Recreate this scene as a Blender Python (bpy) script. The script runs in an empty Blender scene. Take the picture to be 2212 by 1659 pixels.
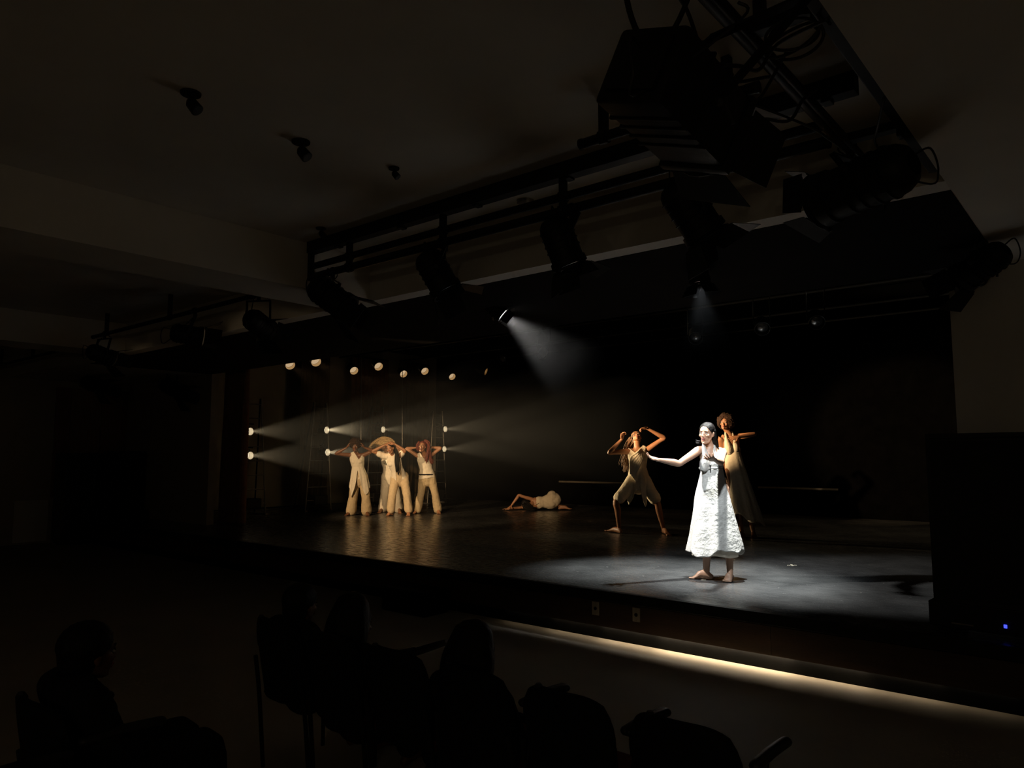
import bpy, bmesh, math, random
import numpy as np
from mathutils import Vector as V, Matrix, noise
random.seed(7)
PI = math.pi
scene = bpy.context.scene
C = scene.collection

# ------------------------------------------------------------------ camera
# world: X along the stage front, Y into the stage, Z up, stage boards at z = 0
CAMZ, FPX, YAW, PITCH = 1.26, 1600.0, math.radians(40), math.radians(5.64)
FZ = -0.46                                   # auditorium floor
cam_d = bpy.data.cameras.new('camera')
cam_d.sensor_width = 36.0
cam_d.lens = FPX / 2212 * 36.0
cam_d.clip_start = 0.05
cam = bpy.data.objects.new('camera', cam_d)
cam.location = (0, 0, CAMZ)
cam.rotation_euler = (math.pi / 2 + PITCH, 0, YAW)
C.objects.link(cam)
scene.camera = cam

# ------------------------------------------------------------------ world, view, light
w = bpy.data.worlds.new('world'); scene.world = w
w.use_nodes = True
w.node_tree.nodes['Background'].inputs[0].default_value = (1.0, 0.86, 0.66, 1)
w.node_tree.nodes['Background'].inputs[1].default_value = 0.0
scene.view_settings.view_transform = 'Standard'
scene.view_settings.look = 'None'
scene.view_settings.exposure = 0.0
scene.view_settings.gamma = 1.0
scene.view_settings.use_curve_mapping = False
cy = scene.cycles
cy.use_denoising = True
cy.use_adaptive_sampling = True; cy.adaptive_threshold = 0.02; cy.adaptive_min_samples = 32
cy.max_bounces = 4; cy.diffuse_bounces = 3; cy.glossy_bounces = 2; cy.volume_bounces = 0
cy.sample_clamp_indirect = 3.0
cy.volume_step_rate = 4.0
cy.volume_max_steps = 96
cy.caustics_reflective = False; cy.caustics_refractive = False

# lamp power of every lit lantern (watts of the spot inside it)
KEY_W, TOP_W, DOWN_W = 900, 2350, 280
FOH_W = (1300, 7500, 1500)
SIDE_W, PAR_W = 1500, 70
LED_W = 1.4
FILL_W = 4.2  # power of the fill lamps added behind the camera
HAZE = 0.0027; WISP = 0.027

# ------------------------------------------------------------------ placing helpers
Mcam = Matrix.Rotation(YAW, 3, 'Z') @ Matrix.Rotation(math.pi / 2 + PITCH, 3, 'X')
FWD = V((-math.sin(YAW), math.cos(YAW), 0)); RGT = V((math.cos(YAW), math.sin(YAW), 0))
CAM = V((0, 0, CAMZ)); UP = V((0, 0, 1))
def ray(px, py):
    return Mcam @ V(((px - 1106) / FPX, -(py - 829.5) / FPX, -1))
def onZ(px, py, z):
    r = ray(px, py); return CAM + r * ((z - CAMZ) / r.z)
def onY(px, py, y):
    r = ray(px, py); return CAM + r * (y / r.y)
def onX(px, py, x):
    r = ray(px, py); return CAM + r * (x / r.x)
def atD(px, py, d):
    r = ray(px, py); return CAM + r * (d / r.dot(FWD))

# ------------------------------------------------------------------ materials
MAT = {}
def mat(name, col, rough=0.6, metal=0.0, var=0.12, scale=8.0, bump=0.0, bscale=60.0, spec=0.5, emit=None, estr=0.0, stretch=(1,1,1), sheen=0.0, trans=0.0):
    if name in MAT: return MAT[name]
    m = bpy.data.materials.new(name); m.use_nodes = True
    nt = m.node_tree; b = nt.nodes['Principled BSDF']
    tc = nt.nodes.new('ShaderNodeTexCoord'); mp = nt.nodes.new('ShaderNodeMapping')
    mp.inputs['Scale'].default_value = stretch
    nt.links.new(tc.outputs['Object'], mp.inputs[0])
    nz = nt.nodes.new('ShaderNodeTexNoise'); nz.inputs['Scale'].default_value = scale; nz.inputs['Detail'].default_value = 4
    nt.links.new(mp.outputs[0], nz.inputs[0])
    cr = nt.nodes.new('ShaderNodeValToRGB')
    cr.color_ramp.elements[0].position = 0.3; cr.color_ramp.elements[1].position = 0.7
    lo = [max(0, c * (1 - var)) for c in col]; hi = [min(1, c * (1 + var)) for c in col]
    cr.color_ramp.elements[0].color = (*lo, 1); cr.color_ramp.elements[1].color = (*hi, 1)
    nt.links.new(nz.outputs[0], cr.inputs[0]); nt.links.new(cr.outputs[0], b.inputs['Base Color'])
    b.inputs['Roughness'].default_value = rough; b.inputs['Metallic'].default_value = metal
    b.inputs['Specular IOR Level'].default_value = spec
    if sheen: b.inputs['Sheen Weight'].default_value = sheen
    if trans: b.inputs['Transmission Weight'].default_value = trans
    if emit:
        m.cycles.emission_sampling = 'NONE'
        b.inputs['Emission Color'].default_value = (*emit, 1); b.inputs['Emission Strength'].default_value = estr
    if bump:
        n2 = nt.nodes.new('ShaderNodeTexNoise'); n2.inputs['Scale'].default_value = bscale; n2.inputs['Detail'].default_value = 5
        nt.links.new(mp.outputs[0], n2.inputs[0])
        bp = nt.nodes.new('ShaderNodeBump'); bp.inputs['Strength'].default_value = bump; bp.inputs['Distance'].default_value = 0.02
        nt.links.new(n2.outputs[0], bp.inputs['Height']); nt.links.new(bp.outputs[0], b.inputs['Normal'])
    MAT[name] = m
    return m

mat('plaster', (0.80, 0.75, 0.67), 0.9, var=0.05, scale=2, spec=0.15)
mat('soffit_paint', (0.90, 0.85, 0.77), 0.8, var=0.04, scale=2)
mat('wall_paint', (0.50, 0.44, 0.33), 0.8, var=0.08, scale=3, bump=0.1, bscale=30)
mat('black_paint', (0.006, 0.0058, 0.0055), 0.9, var=0.3, scale=3, bump=0.05, spec=0.08)
mat('black_cloth', (0.0010, 0.0009, 0.0009), 0.95, var=0.3, scale=5, spec=0.01)
mat('fascia_brown', (0.055, 0.030, 0.017), 0.55, var=0.25, scale=2, stretch=(1, 8, 8), bump=0.08, bscale=20)
mat('hall_floor', (0.50, 0.44, 0.345), 0.62, var=0.10, scale=1.3, bump=0.12, bscale=40)
mat('wood_panel', (0.24, 0.095, 0.036), 0.5, var=0.3, scale=5, stretch=(6, 6, 0.6), bump=0.08, bscale=20)
mat('wood_pale', (0.30, 0.17, 0.075), 0.5, var=0.3, scale=5, stretch=(6, 6, 0.6), bump=0.08, bscale=20)
mat('drape_red', (0.28, 0.13, 0.07), 0.9, var=0.25, scale=7, sheen=0.3, spec=0.1)
mat('drape_tan', (0.12, 0.085, 0.048), 0.9, var=0.2, scale=3, spec=0.1)
mat('lamp_black', (0.009, 0.0088, 0.0085), 0.5, metal=0.0, spec=0.3, var=0.3, scale=14, bump=0.06, bscale=90)
mat('steel_black', (0.010, 0.0098, 0.0095), 0.5, metal=0.0, spec=0.3, var=0.3, scale=10)
mat('steel_dull', (0.33, 0.31, 0.28), 0.4, metal=0.8, var=0.2, scale=10)
mat('cable_black', (0.012, 0.012, 0.012), 0.6, var=0.3, scale=20)
mat('lens_dark', (0.045, 0.045, 0.045), 0.2, var=0.2, scale=30, spec=0.8)
mat('lens_key', (1, 1, 1), 0.2, emit=(1.0, 0.98, 0.94), estr=9.0)
mat('lens_warm', (1, 0.9, 0.7), 0.2, emit=(1.0, 0.70, 0.40), estr=0.5)
mat('lens_side', (1, 0.9, 0.7), 0.2, emit=(1.0, 0.82, 0.55), estr=0.9)
mat('reflector', (0.75, 0.72, 0.66), 0.25, metal=1.0, var=0.05)
mat('reflector_warm', (0.75, 0.62, 0.42), 0.3, metal=0.9, var=0.05)
mat('plate_white', (0.42, 0.39, 0.34), 0.5, var=0.05)
mat('led_blue', (0.1, 0.1, 0.6), 0.4, emit=(0.05, 0.07, 1.0), estr=2.0)
mat('led_warm', (1, 0.85, 0.6), 0.4, emit=(1.0, 0.78, 0.5), estr=0.2)
mat('seat_fabric', (0.012, 0.012, 0.013), 0.95, var=0.3, scale=40, bump=0.15, bscale=200, spec=0.1)
mat('seat_red', (0.14, 0.014, 0.010), 0.9, var=0.2, scale=40, bump=0.15, bscale=200, spec=0.1)
mat('plastic_black', (0.014, 0.014, 0.014), 0.45, var=0.2, scale=30)
mat('tape_white', (0.65, 0.62, 0.5), 0.6)
mat('barre_wood', (0.10, 0.085, 0.065), 0.5, var=0.2, scale=10)
mat('grille', (0.013, 0.013, 0.014), 0.5, metal=0.3, var=0.4, scale=60, bump=0.3, bscale=300)
# people
mat('skin_light', (0.40, 0.235, 0.155), 0.48, var=0.06, scale=12, bump=0.03)
mat('skin_mid', (0.36, 0.175, 0.092), 0.48, var=0.08, scale=12, bump=0.03)
mat('skin_brown', (0.30, 0.135, 0.065), 0.46, var=0.08, scale=12, bump=0.03)
mat('skin_dark', (0.17, 0.075, 0.04), 0.42, var=0.08, scale=12, bump=0.03)
mat('lip', (0.36, 0.12, 0.10), 0.4, var=0.05)
mat('mouth', (0.05, 0.008, 0.008), 0.5)
mat('teeth', (0.75, 0.7, 0.6), 0.3)
mat('eye_white', (0.75, 0.72, 0.68), 0.25)
mat('iris', (0.02, 0.012, 0.008), 0.2)
mat('brow', (0.03, 0.018, 0.012), 0.8)
mat('hair_black', (0.005, 0.004, 0.0036), 0.45, spec=0.2, var=0.4, scale=30, stretch=(4, 4, 0.6), bump=0.35, bscale=70)
mat('hair_afro', (0.035, 0.017, 0.010), 0.85, var=0.5, scale=60, bump=0.8, bscale=150, spec=0.15)
mat('hair_red', (0.16, 0.030, 0.014), 0.5, var=0.4, scale=30, bump=0.4, bscale=80)
mat('hair_blond', (0.52, 0.36, 0.18), 0.6, var=0.3, scale=40, bump=0.5, bscale=90)
mat('hair_curl', (0.22, 0.12, 0.06), 0.6, var=0.5, scale=40, bump=0.5, bscale=90)
mat('linen_white', (0.50, 0.49, 0.46), 0.85, var=0.05, scale=30, spec=0.15, bump=0.55, bscale=28)
mat('linen_cream', (0.66, 0.57, 0.43), 0.88, var=0.06, scale=30, spec=0.1, bump=0.25, bscale=40)
mat('linen_tan', (0.55, 0.44, 0.29), 0.88, var=0.08, scale=30, spec=0.1, bump=0.3, bscale=40)
mat('cotton_white', (0.74, 0.68, 0.57), 0.88, var=0.05, scale=30, spec=0.1, bump=0.25, bscale=40)
mat('denim_khaki', (0.48, 0.39, 0.25), 0.88, var=0.1, scale=30, spec=0.1, bump=0.3, bscale=50)
mat('cloth_dark', (0.016, 0.015, 0.016), 0.9, var=0.3, scale=30, spec=0.1)

# ------------------------------------------------------------------ mesh helpers
class MB:
    """collects shapes; build() links them as one mesh object"""
    def __init__(s): s.v = []; s.f = []; s.m = []
    def add(s, vs, fs, mi=0):
        o = len(s.v); s.v += [tuple(p) for p in vs]; s.f += [[i + o for i in f] for f in fs]; s.m += [mi] * len(fs); return s
    def box(s, c, size, R=None, mi=0, bev=0.0):
        hx, hy, hz = [q / 2 for q in size]
        if bev <= 0:
            pts = [V((x, y, z)) for x in (-hx, hx) for y in (-hy, hy) for z in (-hz, hz)]
            fs = [(0, 1, 3, 2), (4, 6, 7, 5), (0, 4, 5, 1), (2, 3, 7, 6), (0, 2, 6, 4), (1, 5, 7, 3)]
        else:
            bm = bmesh.new(); bmesh.ops.create_cube(bm, size=1)
            for q in bm.verts: q.co = V((q.co.x * 2 * hx, q.co.y * 2 * hy, q.co.z * 2 * hz))
            bmesh.ops.bevel(bm, geom=bm.edges[:], offset=bev, segments=2, affect='EDGES', profile=0.6)
            bm.verts.index_update()
            pts = [q.co.copy() for q in bm.verts]; fs = [[q.index for q in f.verts] for f in bm.faces]; bm.free()
        c = V(c)
        return s.add([(R @ p if R else p) + c for p in pts], fs, mi)
    def prism(s, poly, n, depth, c=(0, 0, 0), mi=0):
        """poly: list of 3D points of a flat outline, extruded along n by depth"""
        n = V(n).normalized() * depth; k = len(poly); c = V(c)
        a = [V(p) + c for p in poly]; b = [p + n for p in a]
        fs = [list(range(k))[::-1], list(range(k, 2 * k))] + [(i, (i + 1) % k, k + (i + 1) % k, k + i) for i in range(k)]
        return s.add(a + b, fs, mi)
    def tube(s, pts, r, seg=8, mi=0, closed=False):
        pts = [V(p) for p in pts]; n = len(pts)
        rs = r if isinstance(r, (list, tuple)) else [r] * n
        ref = None; rings = []
        for i, p in enumerate(pts):
            t = (pts[(i + 1) % n] - pts[i - 1]) if closed else (pts[min(i + 1, n - 1)] - pts[max(i - 1, 0)])
            t = t.normalized() if t.length > 1e-9 else V((0, 0, 1))
            if ref is None: ref = t.orthogonal().normalized()
            ref = (ref - t * ref.dot(t))
            ref = ref.normalized() if ref.length > 1e-6 else t.orthogonal().normalized()
            b = t.cross(ref)
            rings.append([p + (ref * math.cos(2 * PI * k / seg) + b * math.sin(2 * PI * k / seg)) * rs[i] for k in range(seg)])
        vs = [q for rg in rings for q in rg]; fs = []
        m = n if closed else n - 1
        for i in range(m):
            for k in range(seg):
                fs.append((i * seg + k, i * seg + (k + 1) % seg, ((i + 1) % n) * seg + (k + 1) % seg, ((i + 1) % n) * seg + k))
        if not closed:
            fs.append(list(range(seg))[::-1]); fs.append([(n - 1) * seg + k for k in range(seg)])
        return s.add(vs, fs, mi)
    def lathe(s, prof, o, axis, seg=20, mi=0, cap=True):
        """prof: (distance along axis, radius)"""
        ax = V(axis).normalized(); e1 = ax.orthogonal().normalized(); e2 = ax.cross(e1); o = V(o); vs = []; fs = []
        for (h, r) in prof:
            for k in range(seg):
                a = 2 * PI * k / seg; vs.append(o + ax * h + (e1 * math.cos(a) + e2 * math.sin(a)) * max(r, 1e-4))
        for i in range(len(prof) - 1):
            for k in range(seg):
                fs.append((i * seg + k, i * seg + (k + 1) % seg, (i + 1) * seg + (k + 1) % seg, (i + 1) * seg + k))
        if cap:
            fs.append(list(range(seg))[::-1]); fs.append([(len(prof) - 1) * seg + k for k in range(seg)])
        return s.add(vs, fs, mi)
    def ell(s, c, r, R=None, seg=14, mi=0):
        c = V(c); vs = []; fs = []; rn = seg // 2 + 1
        for i in range(rn + 1):
            th = PI * i / rn
            for k in range(seg):
                ph = 2 * PI * k / seg
                p = V((r[0] * math.sin(th) * math.cos(ph), r[1] * math.sin(th) * math.sin(ph), r[2] * math.cos(th)))
                vs.append(c + (R @ p if R else p))
        for i in range(rn):
            for k in range(seg):
                fs.append((i * seg + k, (i + 1) * seg + k, (i + 1) * seg + (k + 1) % seg, i * seg + (k + 1) % seg))
        return s.add(vs, fs, mi)
    def sweep(s, pts, ra, rb, right, seg=16, sub=4, mi=0):
        """smooth closed limb: ra half-widths along 'right', rb half-depths across it"""
        n = len(pts); pts = [V(p) for p in pts]
        if isinstance(right, (V, tuple)): right = [V(right)] * n
        ra = list(ra) if isinstance(ra, (list, tuple)) else [ra] * n
        rb = list(rb) if isinstance(rb, (list, tuple)) else [rb] * n
        def cr(a, b, c, d, t): return 0.5 * ((2 * b) + (c - a) * t + (2 * a - 5 * b + 4 * c - d) * t * t + (-a + 3 * b - 3 * c + d) * t ** 3)
        P = []; A = []; B = []; Rr = []
        for i in range(n - 1):
            i0, i1, i2, i3 = max(i - 1, 0), i, i + 1, min(i + 2, n - 1)
            for j in range(sub):
                t = j / sub
                P.append(cr(pts[i0], pts[i1], pts[i2], pts[i3], t))
                A.append(max(0.003, cr(ra[i0], ra[i1], ra[i2], ra[i3], t))); B.append(max(0.003, cr(rb[i0], rb[i1], rb[i2], rb[i3], t)))
                Rr.append(right[i1].lerp(right[i2], t))
        P.append(pts[-1]); A.append(ra[-1]); B.append(rb[-1]); Rr.append(right[-1])
        t0 = (P[0] - P[1]).normalized(); t1 = (P[-1] - P[-2]).normalized()
        e0 = min(A[0], B[0]); e1 = min(A[-1], B[-1])
        pre = [(P[0] + t0 * e0 * math.sin(a), math.cos(a)) for a in (1.45, 1.0, 0.5)]
        post = [(P[-1] + t1 * e1 * math.sin(a), math.cos(a)) for a in (0.5, 1.0, 1.45)]
        P2 = [q[0] for q in pre] + P + [q[0] for q in post]
        A2 = [A[0] * q[1] for q in pre] + A + [A[-1] * q[1] for q in post]
        B2 = [B[0] * q[1] for q in pre] + B + [B[-1] * q[1] for q in post]
        R2 = [Rr[0]] * 3 + Rr + [Rr[-1]] * 3
        vs = []; fs = []; m = len(P2)
        for i in range(m):
            t = (P2[min(i + 1, m - 1)] - P2[max(i - 1, 0)])
            t = t.normalized() if t.length > 1e-9 else t1
            r = R2[i] - t * R2[i].dot(t)
            r = r.normalized() if r.length > 1e-4 else t.orthogonal().normalized()
            f = t.cross(r)
            for k in range(seg):
                a = 2 * PI * k / seg
                vs.append(P2[i] + r * (A2[i] * math.cos(a)) + f * (B2[i] * math.sin(a)))
        for i in range(m - 1):
            for k in range(seg):
                fs.append((i * seg + k, i * seg + (k + 1) % seg, (i + 1) * seg + (k + 1) % seg, (i + 1) * seg + k))
        fs.append(list(range(seg))[::-1]); fs.append([(m - 1) * seg + k for k in range(seg)])
        return s.add(vs, fs, mi)
    def build(s, name, mats, parent=None, smooth=False, origin=None, recalc=True):
        me = bpy.data.meshes.new(name)
        o = V(origin) if origin is not None else (V(parent['_o']) if parent is not None and '_o' in parent else V((0, 0, 0)))
        me.from_pydata([V(p) - o for p in s.v], [], s.f)
        if isinstance(mats, (str,)): mats = [mats]
        for q in mats: me.materials.append(MAT[q])
        me.polygons.foreach_set('material_index', s.m)
        if recalc:
            bm = bmesh.new(); bm.from_mesh(me); bmesh.ops.recalc_face_normals(bm, faces=bm.faces); bm.to_mesh(me); bm.free()
        if smooth:
            me.polygons.foreach_set('use_smooth', [True] * len(me.polygons))
            if smooth == 'auto':
                try: me.set_sharp_from_angle(angle=math.radians(40))
                except Exception: pass
        me.update()
        ob = bpy.data.objects.new(name, me); C.objects.link(ob)
        if parent is not None:
            ob.parent = parent
            ob['_o'] = tuple(o)
            if '_r' in parent: pass
        else:
            ob.location = o; ob['_o'] = tuple(o)
        return ob
def thing(name, label, cat, loc=(0, 0, 0), group=None):
    """an Empty at the base of the thing; parts are modelled in world coordinates and re-based on it"""
    o = bpy.data.objects.new(name, None); C.objects.link(o)
    o.location = loc; o['_o'] = tuple(loc); o.empty_display_size = 0.1
    o['label'] = label; o['category'] = cat
    if group: o['group'] = group
    return o
def tag(o, label, cat, group=None):
    o['label'] = label; o['category'] = cat
    if group: o['group'] = group
    return o
def struct(name, mb, m, label=None, smooth=False):
    o = mb.build(name, m, smooth=smooth); o['kind'] = 'structure'
    if label: o['label'] = label
    return o
def basis(fwd, up=(0, 0, 1)):
    """columns: right, forward, up"""
    f = V(fwd).normalized(); u = V(up); r = f.cross(u).normalized(); u = r.cross(f)
    return Matrix((r, f, u)).transposed()
def part_copy(root, loc, label, group=None):
    """a copy of a thing with copies of its parts and sub-parts"""
    r = root.copy(); C.objects.link(r); r.location = loc; r['label'] = label
    if group: r['group'] = group
    for ch in list(root.children):
        c = ch.copy(); C.objects.link(c); c.parent = r
        for g in ch.children:
            d = g.copy(); C.objects.link(d); d.parent = c
    return r
# ================================================================== the hall
ZS, ZC = 2.83, 3.27                 # beam soffits, coffer ceiling
YH, YP = 4.73, 7.05                 # header face, proscenium line
XR = -0.74                          # right edge of the coffers
XW = -17.0                          # left side wall
def bx(x0, x1, y0, y1, z0, z1, **k):
    return MB().box(((x0 + x1) / 2, (y0 + y1) / 2, (z0 + z1) / 2), (x1 - x0, y1 - y0, z1 - z0), **k)
struct('floor', bx(XW, 3.5, -4, 7.2, FZ - 0.1, FZ), 'hall_floor', 'worn beige auditorium floor')
struct('ceiling', bx(XW, 3.5, -4, YP + 0.2, ZC, ZC + 0.1), 'plaster', 'plaster ceiling inside the coffers')
struct('trim_1', bx(XR, 3.5, -4, YP, ZS, ZC - 0.002), 'plaster', 'lowered plaster ceiling on the right')
struct('trim_2', bx(-6.5, -5.85, -4, YH, ZS, ZC - 0.002), 'plaster', 'plaster ceiling beam running toward the stage')
struct('trim_3', bx(-12.25, -11.6, -4, YH, ZS, ZC - 0.002), 'plaster', 'plaster ceiling beam further left')
struct('trim_4', bx(XW, XR, YH, YH + 0.18, ZS, ZC - 0.002), 'soffit_paint', 'pale edge of the header above the stage')
struct('trim_5', bx(-13.4, XR, YH + 0.18, YP, ZS - 0.004, ZC - 0.002), 'black_paint', 'black painted header over the stage front')
struct('trim_6', bx(XW, -13.402, YH + 0.18, YP, ZS, ZC - 0.002), 'soffit_paint', 'pale soffit left of the black header')
wl = struct('wall_left', bx(XW - 0.15, XW, -4, 17, FZ, 4.4), 'wall_paint', 'side wall on the left')
struct('wall_right', bx(3.5, 3.65, -4, YP + 0.1, FZ, ZC), 'plaster', 'side wall on the right')
struct('wall_rear', bx(XW, 3.65, -4.15, -4, FZ, ZC), 'wall_paint', 'rear wall of the auditorium')
struct('wall_proscenium_right', bx(-1.12, 3.5, YP, YP + 0.14, FZ, ZS), 'plaster', 'pale textured wall right of the stage opening')
struct('wall_proscenium_left', bx(XW, -13.35, YP, YP + 0.14, FZ, ZS), 'wall_paint', 'wall left of the stage opening')
struct('wall_header', bx(XW, 3.5, YP, YP + 0.14, ZC - 0.002, 4.4), 'black_paint', 'black wall above the stage opening')
struct('ceiling_stage', bx(XW, 0.6, YP, 16.7, 4.4, 4.5), 'black_paint', 'black ceiling of the stage house')
struct('wall_back', bx(XW, 0.6, 16.5, 16.65, -0.06, 4.4), 'black_cloth', 'black back wall of the stage')
struct('wall_stage_right', bx(0.5, 0.6, YP + 0.14, 16.5, FZ, 4.4), 'black_cloth', 'black wall of the right wing')

# wood panels on the left side wall
for i, (y0, y1, m) in enumerate(((5.62, 5.90, 'wood_panel'), (5.91, 6.50, 'wood_pale'), (6.51, 7.05, 'wood_panel'))):
    bx(XW, XW + 0.03, y0, y1, 0.44, 2.70, bev=0.004).build('wood_panel', m, wl)
for (y0, y1, z0) in ((6.40, 7.0, FZ + .04), (5.0, 5.6, FZ + .04)):
    bx(XW, XW + 0.015, y0, y1, z0, 0.40, bev=0.003).build('wainscot_panel', 'soffit_paint', wl)

# ---- stage platform
def vinyl():
    m = mat('dance_vinyl', (0.03, 0.03, 0.03), 0.3)
    nt = m.node_tree; b = nt.nodes['Principled BSDF']
    tc = nt.nodes.new('ShaderNodeTexCoord')
    def nz(scale, st, det=6):
        mp = nt.nodes.new('ShaderNodeMapping'); mp.inputs['Scale'].default_value = st
        mp.inputs['Rotation'].default_value = (0, 0, random.uniform(0, 3))
        n = nt.nodes.new('ShaderNodeTexNoise'); n.inputs['Scale'].default_value = scale; n.inputs['Detail'].default_value = det
        nt.links.new(tc.outputs['Object'], mp.inputs[0]); nt.links.new(mp.outputs[0], n.inputs[0]); return n
    def ramp(n, p0, c0, p1, c1):
        r = nt.nodes.new('ShaderNodeValToRGB'); r.color_ramp.elements[0].position = p0; r.color_ramp.elements[1].position = p1
        r.color_ramp.elements[0].color = c0; r.color_ramp.elements[1].color = c1; nt.links.new(n.outputs[0], r.inputs[0]); return r
    base = ramp(nz(2.2, (1, 1, 1)), 0.3, (0.030, 0.031, 0.032, 1), 0.75, (0.062, 0.063, 0.064, 1))
    prev = base.outputs[0]
    for sc, st, p in ((9, (1, 14, 1), 0.70), (7, (1, 18, 1), 0.71), (14, (1, 1, 1), 0.69)):
        s = ramp(nz(sc, st), p, (0, 0, 0, 1), p + 0.05, (1, 1, 1, 1))
        mx = nt.nodes.new('ShaderNodeMix'); mx.data_type = 'RGBA'
        nt.links.new(s.outputs[0], mx.inputs[0]); nt.links.new(prev, mx.inputs[6]); mx.inputs[7].default_value = (0.15, 0.15, 0.145, 1)
        prev = mx.outputs[2]
    nt.links.new(prev, b.inputs['Base Color'])
    rr = ramp(nz(6, (1, 4, 1)), 0.3, (0.20, 0.20, 0.20, 1), 0.75, (0.36, 0.36, 0.36, 1))
    nt.links.new(rr.outputs[0], b.inputs['Roughness'])
    bp = nt.nodes.new('ShaderNodeBump'); bp.inputs['Strength'].default_value = 0.04; bp.inputs['Distance'].default_value = 0.004
    n = nz(30, (1, 3, 1)); nt.links.new(n.outputs[0], bp.inputs['Height']); nt.links.new(bp.outputs[0], b.inputs['Normal'])
vinyl()
YF = 6.05
st = struct('floor_stage', bx(XW, -0.15, YF, 16.5, -0.10, -0.004), 'black_paint', 'raised stage platform')
y = YF + 0.05; first = None
for i in range(7):
    y1 = min(y + 1.52, 16.45)
    bx(XW + 0.4, -0.17, y, y1 - 0.006, -0.004, 0.0).build('vinyl_strip', 'dance_vinyl', st)
    y = y1
bx(XW, -0.15, YF - 0.02, YF + 0.046, -0.09, 0.003, bev=0.006).build('nosing', 'steel_black', st)
# fascia boards below the nosing, black kick board behind
x = XW
while x < -0.3:
    x1 = min(x + 2.44, -0.15)
    bx(x + 0.002, x1 - 0.002, YF + 0.02, YF + 0.045, -0.335, -0.09).build('fascia_board', 'fascia_brown', st)
    x = x1
bx(XW, -0.15, YF + 0.075, YF + 0.10, FZ, -0.1).build('kick_board', 'black_paint', st)
bx(-0.17, -0.15, YF + 0.03, 7.07, FZ, -0.09).build('end_board', 'fascia_brown', st)

# LED strip tucked under the fascia (lights the hall floor at the foot of the stage)
led = thing('led_strip', 'warm strip light hidden under the stage fascia', 'strip light', (-3.0, YF + 0.08, -0.34))
bx(-5.2, -0.8, YF + 0.046, YF + 0.074, -0.322, -0.312).build('profile', 'steel_black', led)
for i in range(15):
    x0 = -5.15 + i * 0.285
    bx(x0, x0 + 0.27, YF + 0.050, YF + 0.070, -0.326, -0.322).build('diffuser', 'led_warm', led)
def area(name, loc, size, watt, col, rot, parent=None, o=(0, 0, 0)):
    l = bpy.data.lights.new(name, 'AREA'); l.shape = 'RECTANGLE'; l.size, l.size_y = size; l.energy = watt; l.color = col
    ob = bpy.data.objects.new(name, l); C.objects.link(ob); ob.location = V(loc) - V(o); ob.rotation_euler = rot
    if parent: ob.parent = parent
    return ob
for i, (xc, wv) in enumerate(((-4.9, .02), (-4.3, .12), (-3.7, .45), (-3.1, 1.15), (-2.5, 1.15), (-1.95, .42), (-1.45, .12), (-1.0, .03))):
    area('led_light', (xc, YF + 0.060, -0.328), (0.60, 0.02), LED_W * wv, (1.0, 0.80, 0.55), (math.radians(0), 0, 0), led, led['_o'])

# outlets on the fascia
for i, (px, py, lb) in enumerate(((1287, 1314, 'white power outlet on stage fascia, left of the pair'), (1375, 1328, 'white power outlet on stage fascia, right of the pair'))):
    p = onY(px, py, YF + 0.02)
    t = thing('power_outlet', lb, 'outlet', (p.x, YF + 0.02, p.z), 'outlets on the stage fascia')
    MB().box((p.x, YF + 0.016, p.z), (0.078, 0.008, 0.125), bev=0.003).build('cover_plate', 'plate_white', t)
    MB().lathe([(0, 0.017), (0.004, 0.017)], (p.x, YF + 0.012, p.z), (0, -1, 0), 12).build('socket', 'plastic_black', t)
    for dz in (-.052, .052): MB().lathe([(0, 0.004), (0.002, 0.003)], (p.x, YF + 0.012, p.z + dz), (0, -1, 0), 8).build('screw', 'steel_dull', t)

# black step box against the stage front
p = onZ(885, 1322, FZ)
t = thing('step_box', 'low black step box against the stage front', 'step box', (p.x, YF - 0.22, FZ))
bx(p.x - 0.35, p.x + 0.35, YF - 0.40, YF - 0.03, FZ, FZ + 0.24, bev=0.01).build('box', 'black_paint', t)
bx(p.x - 0.36, p.x + 0.36, YF - 0.41, YF - 0.025, FZ + 0.24, FZ + 0.262, bev=0.004).build('tread', 'steel_black', t)

# ---- tape marks lying on the dance floor
def tape(px, py, L, ang, lb, cross=False):
    p = onZ(px, py, 0.0)
    t = thing('tape_mark', lb, 'tape mark', (p.x, p.y, 0), 'tape marks on the stage')
    for a in ((ang, ang + 1.4) if cross else (ang,)):
        R = Matrix.Rotation(a, 3, 'Z')
        MB().box((p.x, p.y, 0.0012 + (0.001 if a != ang else 0)), (L, 0.022, 0.0012), R).build('strip', 'tape_white', t)
tape(1711, 1221, 0.11, 0.7, 'small crossed tape mark on the floor right of the lit woman', True)
tape(1519, 1253, 0.05, 0.6, 'scrap of white tape between the lit woman\'s bare feet')
tape(1379, 1104, 0.07, 0.7, 'scrap of tape on dark floor behind the arms-raised dancer')
tape(1274, 1126, 0.08, 0.7, 'scrap of tape on dark floor left of the arms-raised dancer')

# ---- barres on the back wall
for (p0, p1, lb) in (((1209, 1040), (1345, 1044), 'wooden barre on back wall left of the arms-raised dancer'), ((1639, 1053), (1812, 1058), 'wooden barre on back wall right of the spotlit woman')):
    a = onY(*p0, 16.40); b = onY(*p1, 16.40); z = (a.z + b.z) / 2
    t = thing('ballet_barre', lb, 'barre', ((a.x + b.x) / 2, 16.45, z), 'barres on the back wall')
    MB().tube([(a.x, 16.38, z), (b.x, 16.38, z)], 0.027, 10).build('rail', 'barre_wood', t, smooth='auto')
    for k in range(3):
        xx = a.x + (b.x - a.x) * (0.08 + 0.42 * k)
        MB().tube([(xx, 16.38, z), (xx, 16.44, z - 0.03), (xx, 16.49, z - 0.03)], 0.012, 8).build('bracket', 'steel_black', t)

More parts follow.
